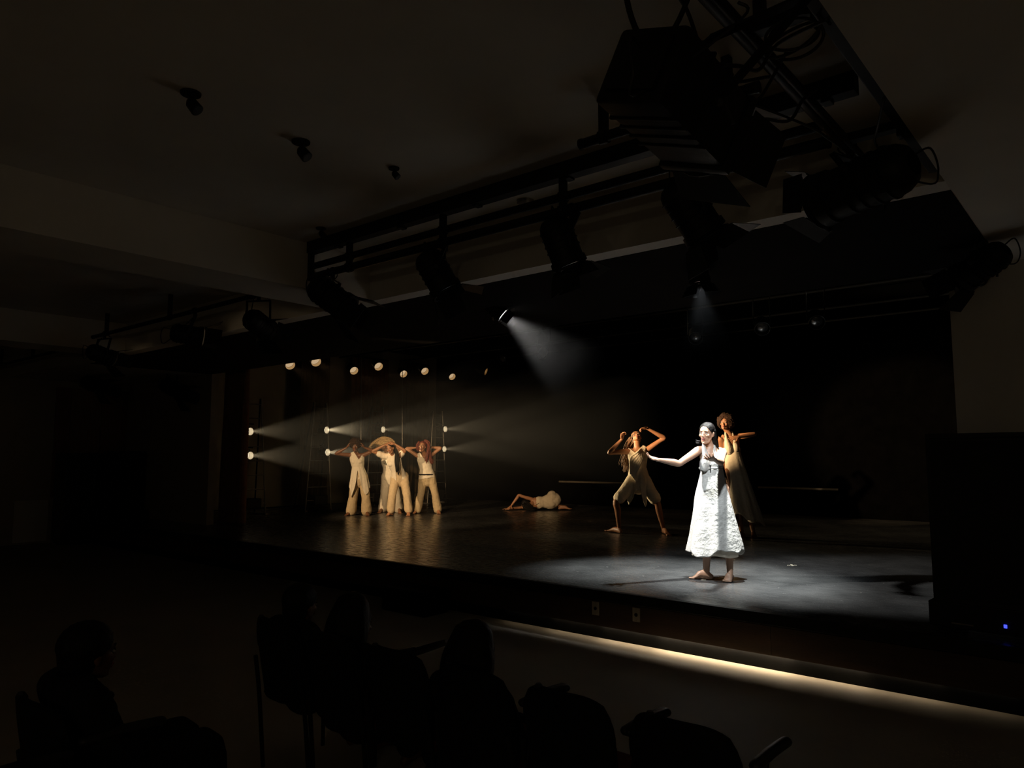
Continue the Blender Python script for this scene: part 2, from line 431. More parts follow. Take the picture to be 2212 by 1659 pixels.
# ---- curtains
def curtain(name, lb, a, b, z0, z1, folds, amp, m, seed=0, bunch=0.0):
    a = V(a); b = V(b); n = V((-(b - a).y, (b - a).x)).normalized(); N = folds * 10; L = 10; rnd = random.Random(seed)
    ph = [rnd.uniform(-.6, .6) for _ in range(folds + 1)]
    t = thing(name, lb, 'curtain', ((a.x + b.x) / 2, (a.y + b.y) / 2, z0), None)
    vs = []; fs = []
    for j in range(L + 1):
        zz = z1 + (z0 - z1) * j / L
        for i in range(N + 1):
            u = i / N; k = u * folds
            d = amp * math.sin(2 * PI * k + ph[int(min(k, folds))] * 0.6) * (0.75 + 0.35 * j / L) + 0.02 * noise.noise(V((k * 1.7, zz * .6, seed)))
            q = a.lerp(b, u) + n * d
            vs.append((q.x, q.y, zz))
    for j in range(L):
        for i in range(N): fs.append((j * (N + 1) + i, j * (N + 1) + i + 1, (j + 1) * (N + 1) + i + 1, (j + 1) * (N + 1) + i))
    mb = MB(); mb.add(vs, fs); o = mb.build('cloth', m, t, smooth=True, recalc=False)
    md = o.modifiers.new('s', 'SOLIDIFY'); md.thickness = 0.012
    MB().tube([(a.x, a.y, z1 + 0.02), (b.x, b.y, z1 + 0.02)], 0.02, 8).build('rod', 'steel_black', t)
    return t
curtain('house_curtain', 'gathered russet house curtain at the left of the stage', (-13.85, 7.62), (-13.02, 7.62), 0.015, 3.1, 7, 0.10, 'drape_red', 1)
curtain('wing_curtain', 'tan wing curtain behind the ladder tower', (-16.2, 10.95), (-16.2, 11.8), 0.015, 4.0, 6, 0.035, 'drape_tan', 2)
curtain('wing_curtain', 'dark russet wing curtain between the ladder towers', (-16.3, 12.6), (-16.3, 13.9), 0.015, 4.0, 9, 0.04, 'drape_red', 3)
curtain('wing_curtain', 'tan wing curtain behind the woman with red hair', (-16.2, 14.5), (-16.2, 15.4), 0.015, 4.0, 6, 0.035, 'drape_tan', 4)
curtain('border_curtain', 'black border curtain hanging across the top of the stage', (-13.3, 7.9), (0.3, 7.9), 3.35, 4.35, 30, 0.05, 'black_cloth', 5)

# ---- unseen fill lamps, added on the rear wall to brighten the hall
for i, xs in enumerate((1.9, -1.2)):
    t = thing('added_fill_lamp', ('dim fill lamp added on the unseen rear wall, right one', 'dim fill lamp added on the unseen rear wall, left one')[i], 'added fill lamp', (xs, -4, 1.6), 'added fill lamps')
    bx(xs - .06, xs + .06, -3.998, -3.97, 1.5, 1.7, bev=.006).build('back_plate', 'steel_black', t)
    MB().tube([(xs, -3.97, 1.55), (xs, -3.88, 1.55), (xs, -3.86, 1.62)], .012, 8).build('arm', 'steel_black', t)
    MB().lathe([(0, .03), (.02, .06), (.14, .075), (.16, .06)], (xs, -3.86, 1.6), UP, 18).build('glass_shade', 'led_warm', t, smooth='auto')
    l = bpy.data.lights.new('added_fill_light', 'POINT'); l.energy = FILL_W * (1.6, 0.8)[i]; l.color = (1.0, 0.82, 0.58); l.shadow_soft_size = .08
    o = bpy.data.objects.new('added_fill_light', l); C.objects.link(o); o.parent = t; o.location = (0, 0.30, 0.08)
# ================================================================== lanterns and rigging
def spot(parent, loc, aim, watt, angle, col, blend=0.4, size=0.05):
    l = bpy.data.lights.new('spot', 'SPOT'); l.energy = watt; l.spot_size = math.radians(angle); l.spot_blend = blend
    l.color = col; l.shadow_soft_size = size
    o = bpy.data.objects.new('spot', l); C.objects.link(o); o.parent = parent
    o.location = V(loc) - V(parent['_o']); o.rotation_euler = V(aim).to_track_quat('-Z', 'Y').to_euler()
    return o
def fresnel(lb, body, aim, L, R, hang, doors=(0.5, 0.5, 0.5, 0.5), dl=0.8, lens='lens_dark', boxy=False, group='dark lanterns over the auditorium', roll=0.0, cable=True, yaw_axis=None):
    """body: centre; hang: point on the pipe; aim: direction of light; L, R: length and radius; doors: opening of top, right, bottom, left leaf"""
    body = V(body); aim = V(aim).normalized(); hang = V(hang)
    t = thing('stage_lantern', lb, 'stage light', hang, group)
    side = aim.cross(UP)
    side = side.normalized() if side.length > 0.05 else V((1, 0, 0))
    if roll: side = (Matrix.Rotation(roll, 3, aim) @ side)
    up = side.cross(aim).normalized()
    B = Matrix((side, aim, up)).transposed()
    back = body - aim * L * 0.5; front = body + aim * L * 0.5
    hb = MB()
    if boxy:
        k = 1.0
        hb.box(body - aim * L * 0.04, (2 * R, L * 0.92, 2 * R * 0.96), B, bev=R * 0.14)
        hb.box(back + aim * 0.02, (1.5 * R, L * 0.16, 1.4 * R), B, bev=R * 0.1)
        hb.box(front - aim * 0.02, (2.12 * R, 0.04, 2.08 * R), B, bev=0.006)
    else:
        hb.lathe([(-0.0, R * 0.45), (L * 0.04, R * 0.72), (L * 0.12, R * 0.90), (L * 0.2, R * 0.96), (L * 0.84, R * 0.96), (L * 0.85, R * 1.06), (L * 0.97, R * 1.08), (L * 0.985, R * 0.95), (L * 0.9, R * 0.9), (L * 0.88, 0.0)], back, aim, 24, cap=False)
    h = hb.build('housing', 'lamp_black', t, smooth='auto')
    for k in range(4):                                  # cooling ribs
        z = L * (0.22 + 0.13 * k)
        if boxy: MB().box(back + aim * z, (2.06 * R, 0.012, 2.0 * R), B, bev=0.003).build('cooling_rib', 'lamp_black', h)
        else: MB().lathe([(0, R * 0.95), (0.003, R * 1.02), (0.010, R * 1.02), (0.013, R * 0.95)], back + aim * z, aim, 24, cap=False).build('cooling_rib', 'lamp_black', h)
    MB().lathe([(-0.012, R * 0.86), (0.0, R * 0.80), (0.012, R * 0.55), (0.016, 0.002)], front - aim * 0.02, aim, 24).build('lens', lens, t, smooth=True)
    MB().lathe([(0, R * 0.88), (0.012, R * 1.12), (0.02, R * 1.12), (0.02, R * 0.9)], front - aim * 0.004, aim, 24, cap=False).build('door_ring', 'steel_black', t)
    # barn doors: each leaf a trapezoid hinged at the front
    for k, op in enumerate(doors):
        if op is None: continue
        n = (up, side, -up, -side)[k]; tg = (side, up, side, up)[k]
        e = front + aim * 0.02 + n * R * 0.98; d = (aim * math.cos(op) + n * math.sin(op)) * R * 2 * dl
        w0 = R * 0.85; w1 = R * (1.15 if k % 2 == 0 else 0.75)
        nn = (n * math.cos(op) - aim * math.sin(op))
        lf = MB().prism([e - tg * w0, e + tg * w0, e + d + tg * w1, e + d - tg * w1], nn, 0.003).build('barn_door', 'lamp_black', t)
        MB().tube([e - tg * w0 * .8, e + tg * w0 * .8], 0.005, 6).build('hinge', 'steel_black', lf)
    # yoke
    rr = R * 1.16; dh = (hang - body); topc = hang - UP * 0.07
    sd = side.copy(); sd.z = 0; sd = sd.normalized() if sd.length > .1 else side
    y0 = body + side * rr; y1 = body - side * rr
    u0 = V((body + sd * rr).to_tuple()); u0.z = topc.z; u1 = V((body - sd * rr).to_tuple()); u1.z = topc.z
    dx = topc - (u0 + u1) / 2; dx.z = 0; u0 += dx; u1 += dx
    yk = MB()
    for (p, q) in ((y0, u0), (y1, u1), (u0, u1)):
        d = (q - p); ln = d.length; dd = d.normalized(); s2 = aim - dd * aim.dot(dd); s2 = s2.normalized() if s2.length > .1 else dd.orthogonal().normalized()
        Rm = Matrix((dd, s2, dd.cross(s2))).transposed()
        yk.box((p + q) / 2, (ln + 0.012, 0.032, 0.009), Rm, bev=0.002)
    yk.build('yoke', 'steel_black', t)
    for sgn, p in ((1, y0), (-1, y1)):
        MB().lathe([(0, 0.02), (0.02, 0.024), (0.035, 0.018)], p, side * sgn, 10).build('pivot_knob', 'plastic_black', t)
    MB().tube([y0 + side * 0.03, y0 + side * 0.05 - UP * 0.06 + aim * .02], [0.006, 0.009], 6).build('lock_lever', 'plastic_black', t)
    cl = MB(); cl.box(hang - UP * 0.045, (0.035, 0.03, 0.06), bev=0.004)
    cl.tube([hang + V((0.045 * math.cos(a), 0, 0.0)) * 0 + sd.cross(UP) * 0.034 * math.cos(a) + UP * 0.034 * math.sin(a) for a in [q * PI / 8 - .3 for q in range(-2, 9)]], 0.009, 6)
    cl.build('clamp', 'steel_black', t)
    wn = MB(); wp = hang - UP * 0.02 + sd * 0.03
    wn.tube([wp, wp + sd * 0.05], 0.005, 6); wn.tube([wp + sd * 0.05, wp + sd * 0.075 + UP * 0.022], [.005, .009], 6); wn.tube([wp + sd * 0.05, wp + sd * 0.075 - UP * 0.022], [.005, .009], 6)
    wn.build('wing_bolt', 'steel_black', t)
    if cable:
        a = back + up * R * .3; cpts = [a, a - aim * 0.08, a - aim * 0.1 - UP * 0.12 + side * .02, a - aim * 0.04 - UP * 0.16, hang - sd * 0.06 - UP * 0.05, hang - sd * .07 + UP * 0.01]
        MB().tube(smooth_path(cpts, 6), 0.005, 6).build('power_cord', 'cable_black', t)
    t['_front'] = tuple(front)
    return t
def smooth_path(pts, sub=6):
    pts = [V(p) for p in pts]; n = len(pts); out = []
    for i in range(n - 1):
        a, b, c, d = pts[max(i - 1, 0)], pts[i], pts[i + 1], pts[min(i + 2, n - 1)]
        for j in range(sub):
            t = j / sub
            out.append(0.5 * ((2 * b) + (c - a) * t + (2 * a - 5 * b + 4 * c - d) * t * t + (-a + 3 * b - 3 * c + d) * t ** 3))
    out.append(pts[-1]); return out
def par_can(lb, pos, aim, hang, lens, group, R=0.10, L=0.20, deep=0.5, refl='reflector_warm'):
    pos = V(pos); aim = V(aim).normalized(); hang = V(hang)
    t = thing('par_can', lb, 'stage light', hang, group)
    back = pos - aim * L
    MB().lathe([(-0.10, R * 0.3), (-0.08, R * 0.55), (0, R * 0.98), (L, R), (L + 0.001, R * 1.05), (L - 0.012, R * 1.05)], back, aim, 20, cap=False).build('can', 'lamp_black', t, smooth='auto')
    MB().lathe([(L * deep, R * 0.94), (L, R * 0.97)], back, aim, 20, cap=False).build('inner_wall', refl, t, smooth=True)
    MB().lathe([(0, R * 0.94), (0.02, R * 0.7), (0.028, 0.003)], back + aim * (L * deep - 0.01), aim, 20).build('lens', lens, t, smooth=True)
    side = aim.cross(UP).normalized()
    a = back + aim * L * .4 + side * R * 1.12; b = back + aim * L * .4 - side * R * 1.12
    m = (a + b) / 2; u = (hang - m)
    MB().tube([a, a + u * 0.75, hang - u.normalized() * .02, b + u * 0.75, b], 0.007, 6).build('yoke', 'steel_black', t)
    MB().box(hang, (0.04, 0.05, 0.06), bev=0.004).build('clamp', 'steel_black', t)
    return t

# ---- grid in the first coffer: rail on the ceiling, double pipe under it
def pipe_thing(lb, a, b, r=0.024, name='lighting_pipe', hangers=(), ztop=None):
    a = V(a); b = V(b); t = thing(name, lb, 'lighting pipe', (a + b) / 2, 'lighting pipes')
    MB().tube([a, b], r, 12).build('pipe', 'steel_black', t, smooth='auto')
    for e, d in ((a, (a - b).normalized()), (b, (b - a).normalized())): MB().lathe([(-.01, r * 1.12), (0.004, r * 1.12)], e, d, 12).build('end_cap', 'plastic_black', t)
    for k in hangers:
        p = a.lerp(b, k)
        MB().box((p.x, p.y, (p.z + ztop) / 2), (0.045, 0.045, abs(ztop - p.z)), bev=0.004).build('hanger', 'steel_black', t)
        MB().lathe([(-0.025, r * 1.35), (0.025, r * 1.35)], p, (b - a), 12).build('collar', 'steel_black', t)
    return t
YG = 4.0
bar = thing('ceiling_rail', 'broad black rail fixed under the coffer ceiling', 'rail', (-3.4, YG, ZC))
bx(-5.83, -1.0, YG - 0.045, YG + 0.045, ZC - 0.11, ZC - 0.003, bev=0.005).build('channel', 'lamp_black', bar)
for k in range(6): MB().box((-5.4 + k * 0.85, YG, ZC - 0.118), (0.05, 0.07, 0.016), bev=0.003).build('fixing_bolt', 'steel_black', bar)
hx = [onY(px, 500, YG).x for px in (756, 957, 1217)] + [-1.5]
ax, bxx = -5.80, -1.15
pipe_thing('upper black pipe of the double lighting bar in front of the stage', (ax, YG, 3.035), (bxx, YG, 3.035), 0.030, hangers=[(h - ax) / (bxx - ax) for h in hx], ztop=ZC - 0.1)
pipe_thing('lower black pipe of the double lighting bar in front of the stage', (ax, YG, 2.935), (bxx, YG, 2.935), 0.033, hangers=[(h - ax) / (bxx - ax) for h in hx], ztop=3.01)
fr = thing('end_frame', 'flat black steel end frame closing the lighting bar', 'frame', (ax, YG, 3.0))
for z0, z1 in ((2.93, 3.25),): bx(ax - 0.03, ax - 0.005, YG - 0.03, YG + 0.03, z0, z1, bev=0.004).build('upright', 'steel_black', fr)
bx(ax - 0.03, ax + .02, YG - 0.02, YG + 0.02, 2.90, 2.93, bev=0.004).build('foot_bar', 'steel_black', fr)
# right-hand run toward the stage
XG = -1.10
pipe_thing('thick black pipe running toward the stage with cables tied on', (XG, 0.6, 2.95), (XG, 4.62, 2.95), 0.036)
rr = thing('side_rail', 'black flat rail along the right edge of the coffer', 'rail', (XR - 0.03, 2.6, 2.95))
bx(XR - 0.055, XR - 0.004, -0.5, 4.60, 2.85, 2.94, bev=0.004).build('flat_bar', 'steel_black', rr)
for yy in (1.9, 2.75, 4.05):
    bx(XG, XR - 0.03, yy - 0.03, yy + 0.03, 2.92, 2.965, bev=0.004).build('bracket_arm', 'steel_black', rr)
    bx(XR - 0.09, XR - 0.05, yy - 0.035, yy + 0.035, 2.88, 3.12, bev=0.004).build('bracket_post', 'steel_black', rr)
# short crossing bars behind the big lantern
pipe_thing('flat black cross bar between the big lantern and the right pipe', (-2.35, 3.42, 3.06), (-1.3, 3.42, 3.06), 0.03, hangers=(.15, .85), ztop=ZC - .002)

PZ = 2.935
def hp(px): p = onY(px, 450, YG); return V((p.x, YG, PZ))
fresnel('dark lantern tilted right at the left end of the lighting bar', onY(712, 640, YG + 0.1), (0.62, 0.35, -0.52), 0.42, 0.135, hp(722), doors=(0.35, 0.3, 0.3, 0.35), dl=0.85)
fresnel('dark lantern second from the left on the lighting bar', onY(942, 588, YG + 0.08), (0.34, 0.35, -0.87), 0.36, 0.125, hp(962), doors=(0.9, 1.0, 0.3, 0.5), dl=0.7)
fresnel('dark upright lantern third from the left on the lighting bar', onY(1212, 524, YG + 0.06), (0.22, 0.30, -0.93), 0.36, 0.118, hp(1236), doors=(0.8, 0.9, 0.35, 0.5), dl=0.6)
fresnel('dark lantern nearest the big box lantern on the lighting bar', onY(1490, 452, YG + 0.02), (0.36, 0.42, -0.83), 0.38, 0.125, hp(1500), doors=(0.9, 0.9, 0.4, 0.5), dl=0.65)
# the big box lantern, close to the camera
bb = atD(1462, 222, 2.42)
d1 = atD(1590, 335, 2.72) - atD(1380, 110, 2.2)
fresnel('large boxy black lantern hanging close overhead', bb, d1, 0.48, 0.135, atD(1640, -10, 2.15), doors=(0.25, 0.35, 0.25, 0.35), dl=0.62, boxy=True, roll=0.35)
b2 = atD(1868, 395, 3.75)
fresnel('large dark lantern aimed left at the end of the right pipe', b2, atD(1735, 445, 4.05) - atD(1965, 350, 3.55), 0.52, 0.14, V((XG, 4.2, 2.95)), doors=(0.3, 0.4, 0.15, 0.4), dl=0.35, roll=0.2)

# cables round the right pipe
rnd = random.Random(3)
def cable(lb, pts, r=0.007, g='cables on the lighting pipes'):
    pts = smooth_path(pts, 8)
    o = MB().tube(pts, r, 6).build('cable', 'cable_black', None, smooth=True, origin=pts[0]); return tag(o, lb, 'cable', g)
def rp(px, py, y): return onY(px, py, y)
cable('black cable drooping in a loop from right pipe toward big lantern', [rp(1790, 40, 2.4), rp(1680, 95, 2.5), rp(1640, 150, 2.55), rp(1600, 143, 2.4), rp(1545, 141, 2.2)])
cable('black cable hanging in a long loop below the right pipe', [rp(1700, 110, 2.7), rp(1650, 200, 2.8), rp(1620, 240, 2.8), rp(1700, 262, 2.9), rp(1735, 215, 3.0), rp(1765, 195, 3.1)])
cable('coil of spare cable hung on the right pipe', [rp(1715, 80, 2.7) + V((0.13 * math.cos(a) * (1 - .02 * a), 0.05 * math.sin(a * .7), 0.06 * math.sin(a) + .0)) for a in [k * 0.5 for k in range(40)]], 0.006)
cable('thin black cable between flat cross bar and right lantern', [V((-1.4, 3.42, 3.03)), rp(1740, 270, 3.5), rp(1790, 300, 3.6), rp(1830, 330, 3.8)], 0.006)
cable('black cable dropping from right rail to the aimed-left lantern', [rp(1910, 210, 3.2), rp(1897, 270, 3.4), rp(1890, 305, 3.7), rp(1905, 330, 3.9)], 0.006)
cable('bundle cable taped along the thick right pipe', [V((XG + 0.04, 0.8, 2.93)), V((XG + 0.045, 1.6, 2.9)), V((XG + 0.03, 2.4, 2.92)), V((XG + .045, 3.2, 2.9)), V((XG + 0.03, 4.3, 2.93))], 0.014)
cable('second cable sagging under the thick right pipe', [V((XG - .03, 1.5, 2.92)), V((XG - 0.07, 1.9, 2.80)), V((XG - 0.05, 2.3, 2.9)), V((XG - 0.1, 2.7, 2.78)), V((XG - 0.03, 3.1, 2.92))], 0.008)
cable('plug and lead hooked over the thick right pipe', [V((XG - .02, 2.0, 2.99)), V((XG - 0.12, 2.05, 2.84)), V((XG - 0.14, 2.2, 2.72)), V((XG - 0.08, 2.3, 2.78)), V((XG, 2.35, 2.99))], 0.010)

# ---- lanterns under the black header
kp = onY(1088, 681, 5.9)
LEAD = onZ(1545, 1251, 0.0)
def under_header(lb, front_pt, aim, lens, doors, L=0.36, R=0.105, **k):
    aim = V(aim).normalized(); body = V(front_pt) - aim * L * 0.5
    return fresnel(lb, body, aim, L, R, V((body.x, body.y, min(2.80, body.z + 0.30))), doors=doors, lens=lens, group='lanterns under the black header', **k)
ka = (LEAD + V((0.25, 0.1, 0.75))) - kp
key = under_header('lit white lantern glowing under the black header, aimed at woman in white', kp, ka, 'lens_key', (0.9, 0.35, None, 0.5), L=0.30, R=0.085, dl=0.5)
spot(key, kp + ka.normalized() * 0.02, ka, KEY_W, 50, (1.0, 0.97, 0.92), 0.55, 0.045)
dp = onY(1512, 612, 5.7)
dn = under_header('lantern with open doors pointing straight down under black header', dp, (0.06, 0.12, -1), 'lens_dark', (0.5, 0.6, 0.5, 0.6), L=0.34, R=0.085, dl=0.55)
da = LEAD + V((0.1, 0.0, 0.55)) - dp
spot(dn, dp + V((0, 0, -0.03)), da, DOWN_W, 50, (0.86, 0.94, 1.0), 0.6, 0.04)
rpn = onY(2095, 600, 6.3)
under_header('dark lantern at the right end of the black header', rpn + V((-.05, 0, 0)), (-0.75, 0.35, -0.35), 'lens_dark', (0.4, 0.4, 0.3, 0.4), L=0.36, R=0.11)
cable('loop of cable beside the dark right-end header lantern', [onY(2105, 575, 6.35), onY(2135, 580, 6.3), onY(2128, 612, 6.25), onY(2100, 620, 6.3)], 0.008)
# overhead lantern hidden above the header edge: pools light on the woman in white
bt = thing('lighting_pipe', 'black batten above the stage front carrying the overhead lantern', 'lighting pipe', (-4, 7.45, 3.95), 'stage battens')
MB().tube([(-12.8, 7.45, 3.95), (0.2, 7.45, 3.95)], 0.025, 10).build('pipe', 'steel_black', bt)
for xx in (-11, -7, -3, -.5): MB().tube([(xx, 7.45, 3.95), (xx, 7.45, 4.4)], 0.006, 6).build('hanger', 'steel_black', bt)
tp = V((LEAD.x + 0.15, 7.30, 3.55))
ta = (LEAD + V((-0.22, -0.25, 0))) - tp
tl = fresnel('overhead lantern on the front stage batten', tp - ta.normalized() * 0.18, ta, 0.34, 0.10, (tp.x, 7.45, 3.95), lens='lens_key', group='lanterns on the stage battens')
spot(tl, tp + ta.normalized() * 0.03, ta, TOP_W, 58, (0.97, 1.0, 0.96), 0.75, 0.05)

# ---- warm front lanterns in the left bays
GROUP = onZ(850, 1112, 0.0)
ZL = 2.93
pipe_thing('black lighting pipe across the second bay', (-11.4, 4.2, ZL + .05), (-6.7, 4.2, ZL + .05), 0.026, hangers=(0.1, 0.5, 0.9), ztop=ZC - 0.002)
pipe_thing('black lighting pipe across the far left bay', (-16.6, 4.4, ZL + .05), (-12.4, 4.4, ZL + .05), 0.026, hangers=(0.1, 0.5, 0.9), ztop=ZC - 0.002)
MAN = onZ(1380, 1152, 0.0)
f1 = onY(240, 775, 4.3); a1 = GROUP + V((0, 0, 1.0)) - f1
l1 = fresnel('warm lit lantern with glowing door edge in the left bay', f1 - a1.normalized() * .17, a1, 0.36, 0.115, (f1.x, 4.4 if f1.x < -12.3 else 4.2, ZL + .05), doors=(0.5, 0.5, 0.5, 0.5), lens='lens_warm', group='warm front lanterns')
spot(l1, f1 + a1.normalized() * 0.02, a1, FOH_W[0], 30, (1.0, 0.66, 0.34), 0.5, 0.05)
f2 = onY(437, 728, 4.3); a2 = onZ(1448, 1158, 0) + V((0, 0, 2.05)) - f2
l2 = fresnel('warm lit lantern with amber door beside the second bay beam', f2 - a2.normalized() * .17, a2, 0.36, 0.115, (f2.x, 4.2, ZL + .05), doors=(0.5, 0.5, 0.5, 0.5), lens='lens_warm', group='warm front lanterns')
spot(l2, f2 + a2.normalized() * 0.02, a2, FOH_W[1], 17, (1.0, 0.68, 0.37), 0.45, 0.05)
fresnel('dark lantern hanging low in front of the pale left soffit', onY(372, 838, 6.6), (0.7, 0.5, -0.45), 0.46, 0.15, onY(372, 794, 6.6), group='dark lanterns in the left bays')
fresnel('dark lantern hanging before the wood panels at far left', onY(200, 830, 5.7), (0.7, 0.4, -0.3), 0.45, 0.14, onY(205, 788, 5.7), group='dark lanterns in the left bays')
f3 = onY(575, 712, 4.3); a3 = onZ(1020, 1108, 0) + V((0, 0, .6)) - f3
l3 = fresnel('warm lit lantern just right of the second bay beam', f3 - a3.normalized() * .17, a3, 0.36, 0.115, (f3.x, 4.2, ZL + .05), doors=(0.5, 0.5, 0.5, 0.5), lens='lens_warm', group='warm front lanterns')
spot(l3, f3 + a3.normalized() * 0.02, a3, FOH_W[2], 30, (1.0, 0.67, 0.36), 0.5, 0.05)
pl = onY(372, 794, 6.6); pr = onY(205, 788, 5.7)
pipe_thing('low black pipe across the far left corner', pl + (pl - pr) * .2, pr - (pl - pr) * .2, 0.022, hangers=(.2, .5, .8), ztop=ZS)

# ---- stage battens with PAR cans
rows = [((627, 789), (683, 782), 8.6), ((765, 801), (818, 792), 10.7), ((872, 808), (918, 802), 12.6), ((977, 814), (1050, 803), 14.6)]
words = ['front', 'second', 'third', 'rear']
for (pa, pb, yy), wd in zip(rows, words):
    qa = onY(*pa, yy); qb = onY(*pb, yy); zb = max(qa.z, qb.z) + 0.33
    bt = thing('stage_batten', f'{wd} black batten of the stage grid with warm par cans', 'lighting pipe', (-7, yy, zb), 'stage battens')
    MB().tube([(-14.3, yy, zb), (-0.3, yy, zb)], 0.024, 10).build('pipe', 'steel_black', bt)
    for xx in (-13.8, -9.5, -5, -1): MB().tube([(xx, yy, zb), (xx, yy, 4.4)], 0.006, 6).build('hanger', 'steel_black', bt)
    for q, sd in ((qa, 'left'), (qb, 'right')):
        aim = V((0.80, -0.22, -0.50)) if (wd, sd) != ('rear', 'right') else V((0.8, 0.42, -0.35))
        pc = par_can(f'lit warm par can, {sd} one of the pair on the {wd} batten', q, aim, (q.x, yy, zb), 'lens_warm', 'warm par cans on the stage grid')
        aim2 = V((0.80, 0.15, -0.42))
        spot(pc, q + aim.normalized() * 0.015, aim2, PAR_W, 34, (1.0, 0.60, 0.28), 0.5, 0.06)
for (px, py, yy, lb) in ((1647, 711, 8.6, 'unlit par can high above the dancer with afro hair'), (1765, 697, 8.6, 'unlit par can highest and furthest right on the grid'), (1503, 731, 8.6, 'unlit par can below the straight-down lantern'), (1170, 769, 10.7, 'unlit par can right of the bright header lantern beam'), (1085, 777, 10.7, 'unlit par can just below the bright header lantern')):
    q = onY(px, py, yy); zb = {8.6: 0, 10.7: 0}.get(yy); zb = [o.location.z for o in bpy.data.objects if o.name.startswith('stage_batten') and abs(o.location.y - yy) < .01][0]
    par_can(lb, q, (0.35, -0.75, -0.55), (q.x, yy, max(zb, q.z + .2)), 'lens_dark', 'unlit par cans on the stage grid', R=0.085, deep=0.8, refl='lamp_black')

# ---- ladder towers with side lanterns in the left wing
XT = -14.8
towers = [(545, 8.75, 'nearest the russet curtain'), (690, 10.6, 'second from the russet curtain'), (815, 12.4, 'third from the russet curtain'), (945, 14.5, 'deepest in the wing')]
side_px = [((541, 932), (541, 984)), ((706, 929), (708, 977)), ((828, 928), (828, 985)), ((962, 927), (960, 970))]
for (px, yy, wd), sp in zip(towers, side_px):
    pp = onX(px, 1000, XT); yy = pp.y
    t = thing('ladder_tower', f'black ladder tower {wd}', 'ladder tower', (XT, yy, 0), 'ladder towers in the wing')
    H = 2.55
    for s in (-1, 1):
        MB().tube([(XT, yy + s * 0.36, 0.02), (XT, yy + s * 0.17, H)], 0.017, 8).build('rail', 'steel_dull', t)
        MB().tube([(XT - .45, yy + s * 0.36, 0.02), (XT - .04, yy + s * 0.17, H)], 0.017, 8).build('rail', 'steel_black', t)
        bx(XT - 0.5, XT + 0.05, yy + s * 0.36 - 0.03, yy + s * .36 + .03, 0.0, 0.03).build('foot', 'steel_dull', t)
    for k in range(8):
        z = 0.25 + k * 0.31; hw = 0.36 - 0.19 * z / H
        MB().tube([(XT, yy - hw, z), (XT, yy + hw, z)], 0.012, 6).build('rung', 'steel_dull', t)
    for k, sq in enumerate(sp):
        q = onX(*sq, XT + 0.22)
        if (k == 1 and wd.startswith('third')): continue
        aim = V((1.0, 0.16, 0.0)) if wd != 'deepest in the wing' else V((1, 0.05, .02))
        hg = V((XT + 0.02, q.y, q.z + 0.17))
        pc = par_can(f'{"upper" if k == 0 else "lower"} side lantern beaming across the stage from the tower {wd}', q, aim, hg, 'lens_side', 'side lanterns on the ladder towers', R=0.085, L=0.20, deep=0.35, refl='reflector')
        MB().tube([hg, (XT, yy, hg.z)], 0.014, 6).build('arm', 'steel_black', pc)
        spot(pc, q + aim.normalized() * 0.005, aim, SIDE_W, 24, (1.0, 0.78, 0.46), 0.35, 0.03)
    # dark dimmer box at the foot of each tower
    MB().box((XT - 0.1, yy + 0.05, 0.25), (0.3, 0.36, 0.22), bev=0.02).build('ballast_box', 'lamp_black', t)
for (pa, pb, lb) in (((779, 815), (788, 962), 'thin bright hanging chain in front of the second tower'), ((868, 812), (870, 965), 'thin bright hanging chain in front of the tan curtain')):
    a = onX(*pa, -14.2); b = onX(*pb, -14.2); b.x, b.y = a.x, a.y + .05
    t = thing('safety_chain', lb, 'chain', a, 'hanging chains'); a.z = 4.4
    MB().tube([a, b], 0.008, 6).build('chain', 'steel_dull', t)
    MB().box(b, (0.03, 0.03, 0.08), bev=.004).build('hook', 'steel_dull', t)

# ---- small ceiling spotlights and a detector
for (px, py, s, lb) in ((650, 305, 0.95, 'small black ceiling spotlight, larger one in mid ceiling'), (851, 362, 0.62, 'small black ceiling spotlight nearest the lighting rail'), (412, 200, 0.9, 'small black ceiling spotlight furthest up at left'), (693, 492, 0.7, 'small black ceiling spotlight near the corner of the lighting rail')):
    p = onZ(px, py, ZC)
    t = thing('ceiling_spotlight', lb, 'ceiling light', (p.x, p.y, ZC), 'small ceiling spotlights')
    MB().lathe([(0, 0.062 * s), (0.012, 0.06 * s)], (p.x, p.y, ZC - 0.001), (0, 0, -1), 18).build('base_plate', 'steel_black', t)
    MB().tube([(p.x, p.y, ZC - .01), (p.x + .02 * s, p.y, ZC - .05 * s)], 0.012 * s, 8).build('stem', 'steel_black', t)
    MB().lathe([(0, 0.022 * s), (0.02 * s, 0.036 * s), (0.085 * s, 0.040 * s), (.088 * s, .03 * s)], (p.x - 0.01 * s, p.y - .0, ZC - 0.05 * s), (0.5, 0.3, -0.7), 16).build('head', 'lamp_black', t)
p = onZ(1135, 433, ZC)
t = thing('smoke_detector', 'round detector disc on the ceiling between the lighting pipes', 'detector', (p.x, p.y, ZC))
MB().lathe([(0, 0.07), (0.02, 0.068), (0.035, 0.045)], (p.x, p.y, ZC - .001), (0, 0, -1), 20).build('base', 'plate_white', t)
MB().lathe([(0, 0.03), (0.012, 0.025)], (p.x, p.y, ZC - .036), (0, 0, -1), 16).build('sensor', 'plastic_black', t)

